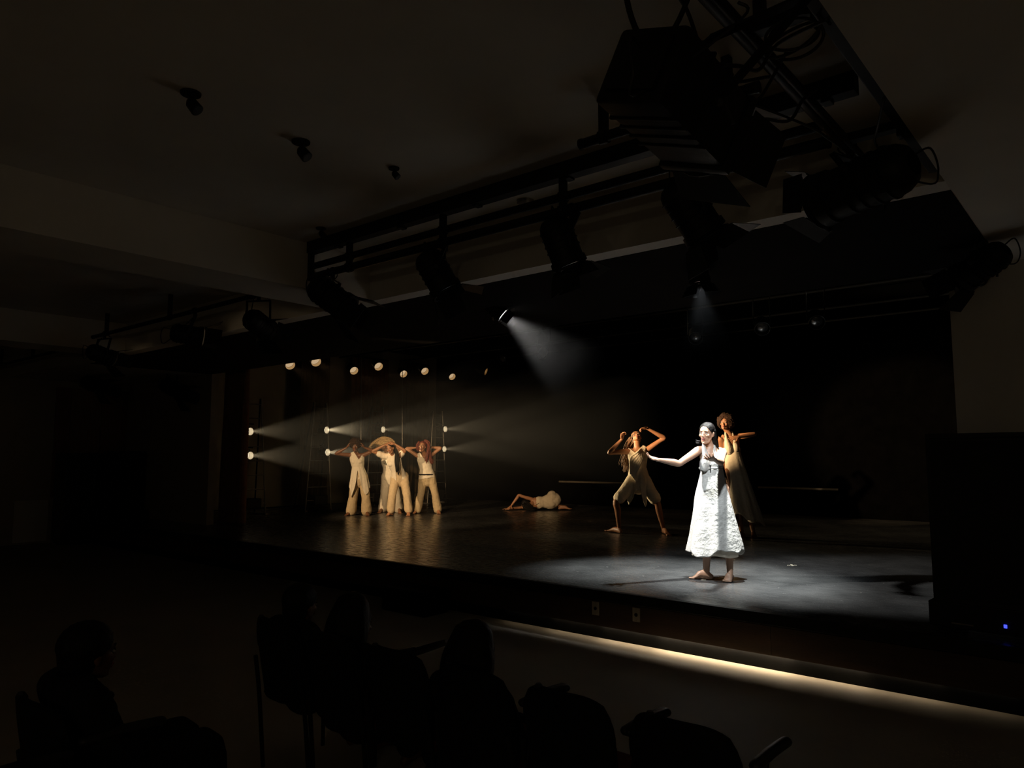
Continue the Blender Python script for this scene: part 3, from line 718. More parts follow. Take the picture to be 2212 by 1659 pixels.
# ---- loudspeaker stacks
def speaker_stack(p, rot, lbs, z0, hs, led, hh, ww=0.62, dd=0.6):
    """a low cabinet with a tall loudspeaker on it; lbs: labels of the two"""
    R = Matrix.Rotation(rot, 3, 'Z')
    p = V(p)
    def q(x, y, z): return R @ V((x, y, 0)) + V((p.x, p.y, z))
    s = thing('subwoofer', lbs[0], 'loudspeaker', (p.x, p.y, z0), 'loudspeaker stacks')
    w2 = ww + .08
    MB().box(q(0, 0, z0 + hs / 2 + .01), (w2, dd, hs - .02), R, bev=0.010).build('cabinet', 'plastic_black', s)
    MB().box(q(0, -dd / 2 - 0.006, z0 + hs / 2 + .01), (w2 * 0.92, 0.012, hs * .8), R, bev=0.004).build('grille', 'grille', s)
    MB().box(q(led[0], -dd / 2 - 0.014, z0 + led[1]), (led[2], 0.008, led[2] * 1.2), R, bev=0.002).build('power_led', 'led_blue', s)
    MB().box(q(-w2 * .2, -dd / 2 - 0.016, z0 + hs * .3), (0.14, 0.012, 0.012), R, bev=0.003).build('handle', 'steel_dull', s)
    for a in (-.42, .42):
        for b in (-.42, .42): MB().lathe([(0, 0.02), (0.022, 0.024)], q(a * w2, b * dd, z0), UP, 8).build('foot', 'plastic_black', s)
    z1 = z0 + hs + .002
    t = thing('loudspeaker', lbs[1], 'loudspeaker', (p.x, p.y, z1), 'loudspeaker stacks')
    zc = z1 + hh / 2
    poly = [q(-ww / 2, -dd / 2, z1), q(ww / 2, -dd / 2, z1), q(ww * .4, dd / 2 - .06, z1), q(-ww * .4, dd / 2 - .06, z1)]
    MB().prism(poly, (0, 0, 1), hh).build('cabinet', 'plastic_black', t)
    MB().box(q(0, -dd / 2 - 0.006, zc), (ww * 0.92, 0.012, hh * 0.95), R, bev=0.004).build('grille', 'grille', t)
    MB().box(q(0, -dd / 2 - 0.014, zc + hh * .46), (ww * .92, 0.012, 0.012), R).build('trim_bar', 'plastic_black', t)
lx = onY(2012, 1150, 6.25).x
speaker_stack((lx + 0.33, 6.56, 0), math.radians(-4), ('low black bass cabinet with blue light on the right stage corner', 'tall black loudspeaker standing at the right stage corner'), 0.003, 0.20, (0.115, 0.085, 0.02), 1.23, 0.66, 0.56)
lsp = onZ(330, 1162, FZ)
speaker_stack((lsp.x + .45, lsp.y - .80, 0), math.radians(30), ('black subwoofer with blue light on the floor at far left', 'tall black loudspeaker stacked on the far left subwoofer'), FZ, 0.64, (0.05, 0.18, 0.03), 1.20, 0.62, 0.55)
p = onX(172, 1100, XW + 0.5)
t = thing('equipment_cabinet', 'tall dark equipment cabinet before the wood panels at left', 'cabinet', (p.x, p.y, FZ))
bx(p.x - .3, p.x + .3, p.y - .40, p.y + .32, FZ + 0.04, 1.34, bev=0.01).build('body', 'plastic_black', t)
bx(p.x + .3, p.x + .32, p.y - .38, p.y + .30, FZ + 0.08, 1.30, bev=0.004).build('door', 'lamp_black', t)
bx(p.x - .28, p.x + .28, p.y - .36, p.y + .28, FZ, FZ + 0.04).build('plinth', 'black_paint', t)
# ================================================================== people
DG = bpy.context.evaluated_depsgraph_get
def remesh(mb, voxel, smooth=2, origin=(0, 0, 0)):
    """fuses overlapping closed shapes into one continuous surface"""
    me = bpy.data.meshes.new('tmp'); o = V(origin)
    me.from_pydata([V(p) - o for p in mb.v], [], mb.f); me.update()
    ob = bpy.data.objects.new('tmp', me); C.objects.link(ob)
    m = ob.modifiers.new('r', 'REMESH'); m.mode = 'VOXEL'; m.voxel_size = voxel; m.use_smooth_shade = True
    if smooth:
        m2 = ob.modifiers.new('s', 'SMOOTH'); m2.iterations = smooth; m2.factor = 0.5
    dg = DG(); dg.update()
    out = bpy.data.meshes.new_from_object(ob.evaluated_get(dg))
    bpy.data.objects.remove(ob); bpy.data.meshes.remove(me)
    return out
def displace(me, fn):
    n = len(me.vertices); co = np.empty(n * 3); me.vertices.foreach_get('co', co); co = co.reshape(-1, 3)
    no = np.empty(n * 3); me.vertex_normals.foreach_get('vector', no); no = no.reshape(-1, 3)
    d = np.array([fn(V(c)) for c in co]); co += no * d[:, None]
    me.vertices.foreach_set('co', co.ravel()); me.update()
def wr(amp, f, seed=0.0, st=(1, 1, 1)):
    sd = V((seed, seed * 1.7, -seed))
    def fn(p):
        q = V((p.x * st[0], p.y * st[1], p.z * st[2])) * f + sd
        n = noise.noise(q)
        return amp * (1 - abs(n) * 2.2) * 0.6 + amp * 0.4 * noise.noise(q * 2.3)
    return fn
def mesh_part(name, me, m, root, smooth=True):
    me.name = name; me.materials.clear()
    for q in ([m] if isinstance(m, str) else m): me.materials.append(MAT[q])
    if smooth: me.polygons.foreach_set('use_smooth', [True] * len(me.polygons))
    o = bpy.data.objects.new(name, me); C.objects.link(o); o.parent = root; o['_o'] = root['_o']; return o
def cut(me, test):
    """drop the faces whose centre passes the test"""
    bm = bmesh.new(); bm.from_mesh(me)
    dl = [f for f in bm.faces if test(f.calc_center_median())]
    bmesh.ops.delete(bm, geom=dl, context='FACES'); bm.to_mesh(me); bm.free(); me.update()

def add_hand(mb, wrist, d, n, thumb, curl=0.35, s=1.0, spread=0.12):
    d = V(d).normalized(); n = V(n); n = (n - d * n.dot(d)).normalized(); l = d.cross(n).normalized(); wrist = V(wrist)
    mb.sweep([wrist - d * .01, wrist + d * .03 * s, wrist + d * .065 * s, wrist + d * .088 * s], [.024 * s, .034 * s, .039 * s, .037 * s], [.019 * s, .017 * s, .0145 * s, .012 * s], l, 12, 3)
    for i, (ln, off) in enumerate(((.066, 1.5), (.076, .5), (.071, -.5), (.055, -1.5))):
        o = off * thumb
        p = wrist + d * (.080 if abs(off) < 1 else .074) * s + l * o * .0195 * s
        dd = (d + l * o * spread).normalized(); c = curl * (1 + .12 * i)
        pts = [p]; ang = c * 0.5
        for k, fr in enumerate((.45, .32, .26)):
            v = dd * math.cos(ang) + n * math.sin(ang); pts.append(pts[-1] + v * ln * s * fr); ang += c
        mb.sweep(pts, [.0098 * s, .0094 * s, .0086 * s, .0072 * s], [.0096 * s, .009 * s, .0082 * s, .007 * s], l, 8, 2)
    p = wrist + d * .022 * s + l * thumb * .026 * s; td = (d * .62 + l * thumb * .72 + n * .32).normalized(); t2 = (td + d * .55).normalized()
    mb.sweep([p, p + td * .034 * s, p + td * .034 * s + t2 * .028 * s, p + td * .034 * s + t2 * .052 * s], [.015 * s, .012 * s, .0105 * s, .008 * s], [.015 * s, .012 * s, .0105 * s, .008 * s], n, 8, 2)

def add_head(mb, c, face, up, s=1.0, jaw=0.0):
    """jaw > 0 drops the chin (open mouth)"""
    B = basis(face, up); c = V(c)
    def P(x, y, z): return c + B @ (V((x, y, z)) * s)
    def E(x, y, z, a, b, d): mb.ell(P(x, y, z), (a * s, b * s, d * s), B, 14)
    E(0, -.012, .030, .073, .094, .080)
    E(0, .022, -.010, .062, .060, .074)
    E(0, .030, -.042 - jaw * .3, .048, .048, .052)
    E(0, .048, -.078 - jaw, .027, .032, .024)
    mb.sweep([P(-.052, -.005, -.030), P(-.036, .03, -.070 - jaw), P(0, .060, -.090 - jaw), P(.036, .03, -.070 - jaw), P(.052, -.005, -.030)], [.015 * s] * 5, [.013 * s] * 5, B @ V((0, 0, 1)), 10, 3)
    mb.sweep([P(0, .080, .012), P(0, .092, -.010), P(0, .098, -.026), P(0, .087, -.033)], [.006 * s, .0075 * s, .0105 * s, .010 * s], [.007 * s, .009 * s, .010 * s, .007 * s], B @ V((1, 0, 0)), 10, 3)
    for q in (-1, 1):
        E(q * .010, .089, -.031, .008, .010, .007)
        E(q * .028, .070, .022, .023, .012, .008)
        E(q * .037, .058, -.020, .022, .021, .018)
        E(q * .074, -.008, -.008, .009, .019, .030)
    E(0, .082, -.048, .023, .010, .007); E(0, .079, -.062 - jaw * .8, .020, .011, .008)
    E(0, .070, -.088 - jaw, .018, .016, .013)
    return B
def face_bits(me, c, B, s, o, jaw=0.0, squint=False):
    """eyes, brows, lips and mouth appended to the head surface, in their own colours (slots 1..5)"""
    mb = MB()
    c = V(c) - V(o)
    def P(x, y, z): return c + B @ (V((x, y, z)) * s)
    for q in (-1, 1):
        hgt = .0035 if squint else .0062
        mb.ell(P(q * .030, .0775, .004), (.0135 * s, .006 * s, hgt * s), B, 10, 1)
        mb.ell(P(q * .030, .0812, .004), (.0058 * s, .0042 * s, hgt * .95 * s), B, 8, 2)
        mb.tube([P(q * .016, .0805, .0085), P(q * .030, .0835, .0118), P(q * .046, .074, .0075)], [.0015 * s, .0026 * s, .0015 * s], 6, 3)
        mb.tube([P(q * .012, .0845, .024), P(q * .030, .0855, .030), P(q * .050, .069, .024)], [.0022 * s, .0032 * s, .0015 * s], 6, 3)
    jd = jaw
    mb.tube([P(-.025, .0815, -.053), P(-.012, .0915, -.0485), P(0, .0925, -.051), P(.012, .0915, -.0485), P(.025, .0815, -.053)], [.002 * s, .0052 * s, .0048 * s, .0052 * s, .002 * s], 6, 4)
    mb.tube([P(-.023, .0805, -.055 - jd * .4), P(0, .0905, -.063 - jd), P(.023, .0805, -.055 - jd * .4)], [.002 * s, .0068 * s, .002 * s], 6, 4)
    mb.ell(P(0, .0845, -.0565 - jd * .5), (.019 * s, .006 * s, (.0032 + jd * .5) * s), B, 12, 5)
    if jd > 0.01: mb.ell(P(0, .0865, -.0565), (.013 * s, .005 * s, .0035 * s), B, 10, 6)
    n0 = len(me.vertices)
    bm = bmesh.new(); bm.from_mesh(me)
    vs = [bm.verts.new(p) for p in mb.v]
    for f, mi in zip(mb.f, mb.m):
        try:
            ff = bm.faces.new([vs[i] for i in f]); ff.material_index = mi; ff.smooth = True
        except ValueError: pass
    bm.to_mesh(me); bm.free()

def torso_frames(J):
    hipC = (J['hipA'] + J['hipB']) / 2; shC = (J['sA'] + J['sB']) / 2
    up = (shC - hipC); hr = (J['hipB'] - J['hipA']).normalized(); sr = (J['sB'] - J['sA']).normalized()
    return hipC, shC, up, hr, sr
def torso_pts(J, ts, bend=0.0):
    hipC, shC, up, hr, sr = torso_frames(J); mid = J.get('spine')
    out = []; rs = []
    for t in ts:
        if mid is not None:
            p = hipC * (1 - t) ** 2 + (2 * mid - (hipC + shC) * .5) * 2 * t * (1 - t) + shC * t * t if 0 <= t <= 1 else (hipC + up * t)
        else: p = hipC + up * t
        out.append(p); rs.append(hr.lerp(sr, min(1, max(0, t))))
    return out, rs

def make_person(label, J, s=1.0, skin='skin_mid', voxel=0.0062, group='dancers on the stage', jaw=0.0, squint=False, fem=True, toes=False, lips='lip'):
    base = V(((J['aA'].x + J['aB'].x) / 2, (J['aA'].y + J['aB'].y) / 2, 0 if 'z0' not in J else J['z0']))
    root = thing('person', label, 'person', base, group)
    mb = MB(); hipC, shC, up, hr, sr = torso_frames(J); un = up.normalized()
    cf = J['cf'].normalized()
    nb = J['neck']; hd = J['head']; hu = J['hup'].normalized(); fc = J['face'].normalized()
    ntop = hd - hu * .065 * s - fc * .018 * s
    tp, tr = torso_pts(J, [-.14, 0, .2, .42, .66, .86, .98])
    pts = tp + [nb, nb.lerp(ntop, .5), ntop]; rs = tr + [sr] * 3
    a = [.10, .158, .140, .112, .130, .145, .118, .056, .047, .047]; b = [.08, .112, .100, .084, .098, .094, .064, .052, .046, .048]
    sl = J.get('slim', .93)
    mb.sweep(pts, [q * s * (sl if i < 6 else 1) for i, q in enumerate(a)], [q * s * (sl if i < 6 else 1) for i, q in enumerate(b)], rs, 20, 4)
    bc = tp[4].lerp(tp[5], .25)
    if fem:
        for q in (-1, 1): mb.ell(bc + cf * .058 * s * sl + sr * q * .060 * s, (.048 * s, .048 * s, .048 * s), None, 14)
    for q in (-1, 1): mb.ell(hipC - cf * .06 * s + hr * q * .07 * s - un * .02, (.085 * s, .085 * s, .085 * s), None, 14)
    for q, S in ((-1, 'A'), (1, 'B')):
        sh, el, wrp = J['s' + S], J['e' + S], J['w' + S]
        ax = (el - sh).cross(wrp - el); ax = ax.normalized() if ax.length > 1e-4 else cf
        mb.sweep([nb.lerp(sh, .45) - un * .03 * s, sh, sh.lerp(el, .35), sh.lerp(el, .75), el, el.lerp(wrp, .28), el.lerp(wrp, .7), wrp],
                 [r * s for r in (.042, .050, .045, .038, .034, .036, .028, .022)], [r * s for r in (.04, .048, .043, .037, .036, .037, .027, .019)], ax, 14, 3)
        hdv = J.get('h' + S, (wrp - el)); pn = J.get('p' + S, cf)
        add_hand(mb, wrp, hdv, pn, J.get('th' + S, q), J.get('c' + S, .35), s, J.get('sp' + S, .12))
        hp, kn, an, to = J['hip' + S], J['k' + S], J['a' + S], J['t' + S]
        fd = (to - an); fl = V((fd.x, fd.y, 0)) if J.get('z0') is None and not J.get('lying') else fd; fl = fl.normalized() if fl.length > 1e-4 else cf
        bk = -fl
        mb.sweep([hp + un * .03 * s, hp.lerp(kn, .25), hp.lerp(kn, .7), kn, kn.lerp(an, .3) + bk * .016 * s, kn.lerp(an, .72) + bk * .004 * s, an],
                 [r * s for r in (.085, .084, .063, .051, .052, .037, .031)], [r * s for r in (.088, .086, .066, .054, .056, .040, .034)], fl.cross(un) if abs(fl.dot(un)) < .95 else hr, 16, 3)
        heel = an - fl * .045 * s; heel.z = an.z - .048 * s if J.get('lying') else .032 * s
        sole = 0.0 if not J.get('lying') else an.z - .07 * s
        L = min(.21, max(.15, (to - an).length)) * s
        tip = V((to.x, to.y, sole + .014 * s))
        if J.get('tiptoe' + S):
            mb.sweep([an - fl * .02 * s, an + (tip - an) * .4, tip - fl * .03 * s, tip], [.03 * s, .034 * s, .042 * s, .034 * s], [.034 * s, .03 * s, .02 * s, .014 * s], fl.cross(UP), 12, 4)
        else:
            m1 = an.lerp(tip, .35); m1.z = sole + .052 * s; m2 = heel.lerp(tip, .72); m2.z = sole + .026 * s
            mb.sweep([heel, V((an.x, an.y, sole + .048 * s)), m1, m2, tip - fl * .022 * s], [.028 * s, .033 * s, .036 * s, .043 * s, .036 * s], [.030 * s, .044 * s, .042 * s, .024 * s, .014 * s], fl.cross(UP), 14, 4)
            sd = fl.cross(UP)
            for k in range(5):
                off = (k - 2) * .0165 * s * (1 if S == 'A' else -1); r = (.014, .0105, .0105, .010, .009)[k] * s
                e = tip + sd * off * (1) - fl * (.005 + .006 * k) * s; e.z = sole + r
                mb.sweep([e - fl * .03 * s, e + fl * (.012 * s)], [r, r], [r, r * .9], sd, 8, 2)
    B = add_head(mb, hd, fc, hu, s, jaw)
    me = remesh(mb, voxel, 2, base)
    me.materials.clear()
    for q in (skin, 'eye_white', 'iris', 'brow', lips, 'mouth', 'teeth'): me.materials.append(MAT[q])
    me.polygons.foreach_set('material_index', [0] * len(me.polygons)); me.polygons.foreach_set('use_smooth', [True] * len(me.polygons))
    face_bits(me, hd, B, s, base, jaw, squint)
    me.name = 'body'
    ob = bpy.data.objects.new('body', me); C.objects.link(ob); ob.parent = root; ob['_o'] = tuple(base)
    root['_hb'] = 1
    return root, B
# ---- hair
def hair_cap(root, J, B, s, m, back=0.0, voxel=.008, extra=None, front=.052, grow=1.0, name='hair', noise_amp=.004):
    mb = MB(); c = J['head']
    def P(x, y, z): return c + B @ (V((x, y, z)) * s)
    g = grow
    mb.ell(P(0, -.020, .034), (.081 * s * g, .098 * s * g, .086 * s * g), B, 20)
    mb.ell(P(0, -.045, -.015), (.070 * s * g, .062 * s * g, .075 * s * g), B, 16)
    if extra: extra(mb, P)
    me = remesh(mb, voxel, 2, root['_o'])
    o = V(root['_o']); Bi = B.inverted()
    def face(p):
        q = Bi @ (p + o - c) / s
        return q.y > .0 and (q.x / (.073 + (front - .05) * -.3)) ** 2 + ((q.z + .035) / .115) ** 2 < 1
    cut(me, face)
    displace(me, wr(noise_amp, 40, 2.0))
    ob = mesh_part(name, me, m, root)
    md = ob.modifiers.new('s', 'SOLIDIFY'); md.thickness = 0.006
    return ob
def strands(root, guides, m, n=14, r=.009, jit=.02, seed=0, wave=0.0, name='hair_lengths'):
    rnd = random.Random(seed); mb = MB()
    for g in guides:
        g = [V(p) for p in g]
        for k in range(n):
            o = V((rnd.gauss(0, 1), rnd.gauss(0, 1), rnd.gauss(0, 1))) * jit; ph = rnd.uniform(0, 6); am = wave * rnd.uniform(.5, 1.2)
            pts = smooth_path([p + o * (0.45 + .8 * i / len(g)) + V((math.sin(ph + i * 2.1), math.cos(ph * 1.3 + i * 1.9), 0)) * am for i, p in enumerate(g)], 5)
            N = len(pts); mb.tube(pts, [r * (1 - .75 * (i / (N - 1)) ** 1.6) * rnd.uniform(.9, 1.1) for i in range(N)], 5)
    return mb.build(name, m, root, smooth=True)
def afro(root, c, r, m, seed=0):
    mb = MB().ell(c, r, None, 40)
    me = bpy.data.meshes.new('hair'); o = V(root['_o']); me.from_pydata([V(p) - o for p in mb.v], [], mb.f); me.update()
    bm = bmesh.new(); bm.from_mesh(me); bmesh.ops.remove_doubles(bm, verts=bm.verts, dist=1e-4); bmesh.ops.subdivide_edges(bm, edges=bm.edges[:], cuts=1, use_grid_fill=True); bmesh.ops.recalc_face_normals(bm, faces=bm.faces); bm.to_mesh(me); bm.free()
    displace(me, lambda p: .010 * noise.noise(p * 45 + V((seed, 0, 0))) + .008 * noise.noise(p * 110) + .012 * noise.noise(p * 14))
    return me
# ---- clothes
def garment(name, root, mb, m, voxel=.009, sm=3, amp=.006, f=9, st=(1, 1, .5), seed=0, cutf=None, thick=0.0):
    me = remesh(mb, voxel, sm, root['_o'])
    if amp: displace(me, wr(amp, f, seed, st))
    if cutf:
        o = V(root['_o']); cut(me, lambda p: cutf(p + o))
    ob = mesh_part(name, me, m, root)
    if thick:
        md = ob.modifiers.new('s', 'SOLIDIFY'); md.thickness = thick; md.offset = -1
    return ob
def torso_shell(mb, J, s, t0=-.12, t1=1.0, g=.014, wide=1.0):
    ts = [t0, 0, .2, .42, .66, .86, .99]; A = [.12, .158, .140, .112, .130, .145, .125]; Bb = [.10, .114, .102, .090, .100, .096, .070]
    sel = [(t, a, b) for t, a, b in zip(ts, A, Bb) if t <= t1]
    p, r = torso_pts(J, [q[0] for q in sel])
    mb.sweep(p, [q[1] * s * wide + g for q in sel], [q[2] * s * wide + g for q in sel], r, 20, 4)
    hipC, shC, up, hr, sr = torso_frames(J); cf = J['cf'].normalized(); un = up.normalized()
    pp, _ = torso_pts(J, [.715])
    for q in (-1, 1): mb.ell(pp[0] + cf * .060 * s + sr * q * .058 * s, ((.048 * s + g * .9),) * 3, None, 14)
def neck_cut(J, s, w=.075, t0=.78, front=True):
    """opens a V neckline in a torso shell"""
    hipC, shC, up, hr, sr = torso_frames(J); un = up.normalized(); H = up.length; cf = J['cf'].normalized()
    def f(p):
        q = p - hipC; t = q.dot(un) / H; x = q.dot(sr); y = (p - shC).dot(cf)
        if t < t0: return False
        return abs(x) < w * s * (t - t0) / (1.0 - t0) and (y > 0.0 if t < .97 else True) or (t > 1.06 and abs(x) < .075 * s)
    return f
def leg_sweep(mb, J, S, s, r, end=.93, g=None, flare=1.0):
    hp, kn, an = J['hip' + S], J['k' + S], J['a' + S]
    hem = kn.lerp(an, (end - .5) * 2) if end > .5 else hp.lerp(kn, end * 2)
    hr = (J['hipB'] - J['hipA']).normalized()
    if end > .5:
        pts = [hp + UP * .04, hp.lerp(kn, .3), hp.lerp(kn, .75), kn, kn.lerp(hem, .5), hem]; R = [r[0], r[0] * .97, r[1] * 1.06, r[1], (r[1] + r[2]) / 2, r[2]]
    else:
        pts = [hp + UP * .04, hp.lerp(hem, .5), hem]; R = [r[0], (r[0] + r[1]) / 2, r[1]]
    mb.sweep(pts, [q * s for q in R], [q * s * 1.02 for q in R], hr, 18, 4)
def pelvis(mb, J, s, g=.02):
    p, r = torso_pts(J, [-.16, 0, .16, .30]); mb.sweep(p, [(.12 + g) * s, (.160 + g) * s, (.148 + g) * s, (.128 + g) * s], [(.10 + g) * s, (.118 + g) * s, (.108 + g) * s, (.096 + g) * s], r, 20, 3)
    hipC, shC, up, hr, sr = torso_frames(J)
    for q in (-1, 1): mb.ell(hipC - J['cf'].normalized() * .06 * s + hr * q * .07 * s, ((.085 + g) * s,) * 3, None, 14)
def drape(name, root, secs, m, right, fwd, hem=lambda th: 1.0, nf=9, amp=lambda t: .06 * t, N=96, L=26, seed=0, thick=.006, th0=0.0, th1=2 * PI, wrinkle=.004):
    """cloth hanging in rings: secs = [(centre, half width, half depth)], hem(theta) = how far down it reaches"""
    right = V(right).normalized(); fwd = V(fwd).normalized(); n = len(secs) - 1; rnd = random.Random(seed); ph = [rnd.uniform(0, 6) for _ in range(4)]
    full = abs(th1 - th0 - 2 * PI) < 1e-6
    def sec(t):
        u = min(max(t, 0) * n, n - 1e-6); i = int(u); w_ = u - i
        w2 = w_; a, b = secs[i], secs[i + 1]
        if t > 1:
            w2 = w_ + (t - 1) * n
        return V(a[0]).lerp(V(b[0]), w2), a[1] + (b[1] - a[1]) * w2, a[2] + (b[2] - a[2]) * w2
    vs = []; fs = []; K = N if full else N + 1
    for j in range(L + 1):
        for i in range(K):
            th = th0 + (th1 - th0) * i / N; t = hem(th) * j / L
            c, a, b = sec(t)
            k = 1 + amp(t) * (math.sin(nf * th + ph[0] + .6 * t) * .65 + .35 * math.sin((nf * 2 - 3) * th + ph[1]))
            p = c + right * (a * k * math.cos(th)) + fwd * (b * k * math.sin(th))
            if wrinkle:
                q = p * 11 + V((seed, 0, 0)); w3 = noise.noise(V((q.x, q.y, q.z * .55))) * wrinkle * min(1, t * 3 + .2)
                p = p + (right * math.cos(th) + fwd * math.sin(th)) * w3
            vs.append(p)
    for j in range(L):
        for i in range(N):
            i2 = (i + 1) % K if full else i + 1
            fs.append((j * K + i, j * K + i2, (j + 1) * K + i2, (j + 1) * K + i))
    ob = MB().add(vs, fs).build(name, m, root, smooth=True)
    md = ob.modifiers.new('s', 'SOLIDIFY'); md.thickness = thick; md.offset = 0
    return ob
TOC = -FWD
def mk(d0):
    return lambda px, py, v=0.0: atD(px, py, d0 - v)
def dist(py, px=1106):
    return onZ(px, py, 0).dot(FWD)

# ================================================================== 1 the woman in white
d0 = dist(1252, 1545); P = mk(d0)
J = dict(head=P(1526.5, 936, .03), face=TOC * .72 - RGT * .62 + UP * -.06, hup=UP + RGT * .06, neck=P(1533, 964), cf=TOC * .85 - RGT * .42,
         sA=P(1510, 973, .02), eA=P(1467, 1001, .10), wA=P(1421, 993, .20), sB=P(1560, 976, -.02), eB=P(1557, 998, .22), wB=P(1545, 994, .42),
         hipA=P(1526, 1060), hipB=P(1558, 1062), kA=P(1524, 1155, .04), kB=P(1573, 1158, .03), aA=P(1526, 1234), aB=P(1577, 1239, .08),
         tA=onZ(1493, 1250, 0), tB=onZ(1570, 1258, 0))
J['hA'] = -RGT * .85 + UP * .22 + TOC * .35; J['pA'] = UP * .8 + TOC * .4 - RGT * -.2; J['thA'] = -1; J['cA'] = .26; J['spA'] = .32
J['hB'] = -RGT * .62 + UP * .22 + TOC * .6; J['pB'] = UP * .9 - RGT * .1 - TOC * .25; J['thB'] = 1; J['cB'] = .3; J['spB'] = .2
J['slim'] = .86; JL = J; s = .98
root, B = make_person('woman in a white halter dress reaching out in the bright spotlight', J, s, 'skin_light', .0048, jaw=.012, toes=True)
hair_cap(root, J, B, s, 'hair_black', front=.050)
hb = J['head']
def Ph(x, y, z): return hb + B @ (V((x, y, z)) * s)
strands(root, [[Ph(-.066, -.025, .03), Ph(-.068, -.040, -.06), Ph(-.062, -.060, -.13), Ph(-.075, -.09, -.22), Ph(-.10, -.12, -.36), Ph(-.13, -.12, -.52)],
               [Ph(-.03, -.09, .0), Ph(-.04, -.11, -.10), Ph(-.06, -.12, -.24), Ph(-.10, -.13, -.44), Ph(-.13, -.13, -.60)],
               [Ph(.045, -.07, .0), Ph(.05, -.10, -.08), Ph(.03, -.12, -.2), Ph(-.02, -.13, -.36)]], 'hair_black', 26, .010, .016, 5, .006)
strands(root, [[Ph(.060, -.05, -.03), Ph(.072, -.05, -.085), Ph(.105, -.04, -.105), Ph(.135, -.03, -.10)]], 'hair_black', 16, .008, .010, 6, .004, 'hair_lock')
hipC, shC, up, hr, sr = torso_frames(J); cf = J['cf'].normalized(); cr = cf.cross(UP).normalized()
seam = P(1534, 1011)
mb = MB(); bc = torso_pts(J, [.712])[0][0]
for q in (-1, 1):
    mb.sweep([seam + sr * q * .050 + cf * .066 - UP * .01, bc + cf * .066 * s + sr * q * .058 * s, bc + cf * .066 * s + sr * q * .050 + UP * .055, J['neck'] + sr * q * .058 + cf * .045 + UP * .0, J['neck'] + sr * q * .052 - cf * .030 + UP * .045],
             [.052, .056, .040, .019, .015], [.040, .048, .030, .013, .010], sr, 14, 4)
p_, r_ = torso_pts(J, [.50, .56, .62, .68])
mb.sweep(p_, [.108, .112, .117, .120], [.086, .090, .094, .094], r_, 24, 3)
garment('bodice', root, mb, 'linen_white', .007, 2, .003, 16)
hc = P(1546, 1190); right = (RGT * .93 - TOC * .15).normalized(); fwd = right.cross(UP) * -1
fwd = UP.cross(right)
def hemf(th): return 1.0 + .035 * math.sin(2 * th + .6) + .028 * math.sin(5 * th + 1.0) + .012 * math.sin(11 * th)
secs = [(torso_pts(J, [.56])[0][0], .110, .098), (P(1538, 1052), .152, .130), (P(1541, 1100), .205, .175), (P(1544, 1148), .248, .21), (hc, .285, .245)]
drape('skirt', root, secs, 'linen_white', right, fwd, hemf, 7, lambda t: .004 + .075 * t ** 1.2, 200, 70, 3, .004, wrinkle=.009)
drape('underskirt', root, [(P(1540, 1110), .19, .16), (P(1545, 1160), .225, .19), (P(1546, 1199), .235, .20)], 'cotton_white', right, fwd, lambda th: 1 + .03 * math.sin(4 * th), 8, lambda t: .07 * t, 120, 12, 8, .004)
MB().sweep([seam + cr * -.112, seam + cf * .085 - cr * .066, seam + cf * .102, seam + cf * .085 + cr * .066, seam + cr * .112], [.012] * 5, [.006] * 5, UP, 10, 4).build('waistband', 'linen_white', root, smooth=True)
mp = bc + cf * .118 + sr * .012 - UP * .03
mc = MB(); mc.ell(mp, (.010, .010, .014), None, 10); mc.tube([mp, mp - UP * .05, mp - UP * .085 + cf * -.01], [.006, .005, .004], 8)
mc.build('clip_microphone', 'plastic_black', root, smooth=True)

# ================================================================== 2 dancer with arms raised, head thrown back
d0 = dist(1152, 1380); P = mk(d0)
J = dict(head=P(1374.5, 945, -.02), face=TOC * .66 + UP * .62 - RGT * .08, hup=UP * .7 - TOC * .7, neck=P(1376, 966), cf=TOC * .95 + UP * .2,
         sA=P(1357, 975), eA=P(1316, 978, .08), wA=P(1343, 949, .10), sB=P(1398, 971), eB=P(1435, 946, .05), wB=P(1397, 925, .10),
         hipA=P(1367, 1041, .05), hipB=P(1392, 1041, .05), kA=P(1331, 1084, .18), kB=P(1420, 1086, .16), aA=P(1337, 1137), aB=P(1434, 1146, .05),
         tA=onZ(1311, 1148, 0), tB=onZ(1446, 1158, 0))
J['hA'] = UP * .95 + RGT * .25; J['pA'] = RGT * .6 + TOC * .6; J['cA'] = .7; J['thA'] = -1
J['hB'] = -RGT * .95 - UP * .1; J['pB'] = -UP * .7 + TOC * .3; J['cB'] = .75; J['thB'] = 1
s = 1.03
root, B = make_person('dancer in a draped cream tunic with arms raised and head thrown back', J, s, 'skin_brown', .0062, fem=True)
hair_cap(root, J, B, s, 'hair_curl', front=.045)
strands(root, [[P(1366, 944, -.10), P(1357, 958, -.14), P(1352, 980, -.14), P(1346, 1003, -.10)], [P(1370, 950, -.12), P(1361, 968, -.16), P(1354, 992, -.14), P(1349, 1014, -.10)]], 'hair_curl', 24, .009, .030, 8, .022)
mb = MB(); torso_shell(mb, J, s, -.10, 1.0, .016)
for q, S in ((-1, 'A'), (1, 'B')): mb.sweep([J['neck'].lerp(J['s' + S], .35), J['neck'].lerp(J['s' + S], .72)], [.045, .042], [.055, .05], TOC, 12, 3)
garment('tunic_top', root, mb, 'linen_cream', .008, 2, .007, 11, (1, 1, .35), 3, neck_cut(J, s, .06, .88))
mb = MB(); pelvis(mb, J, s, .022)
for S in 'AB': leg_sweep(mb, J, S, s, (.102, .098), .40)
garment('shorts', root, mb, 'linen_cream', .009, 3, .006, 10, seed=4)
waist = torso_pts(J, [.45])[0][0]; hipc = torso_pts(J, [0.0])[0][0]
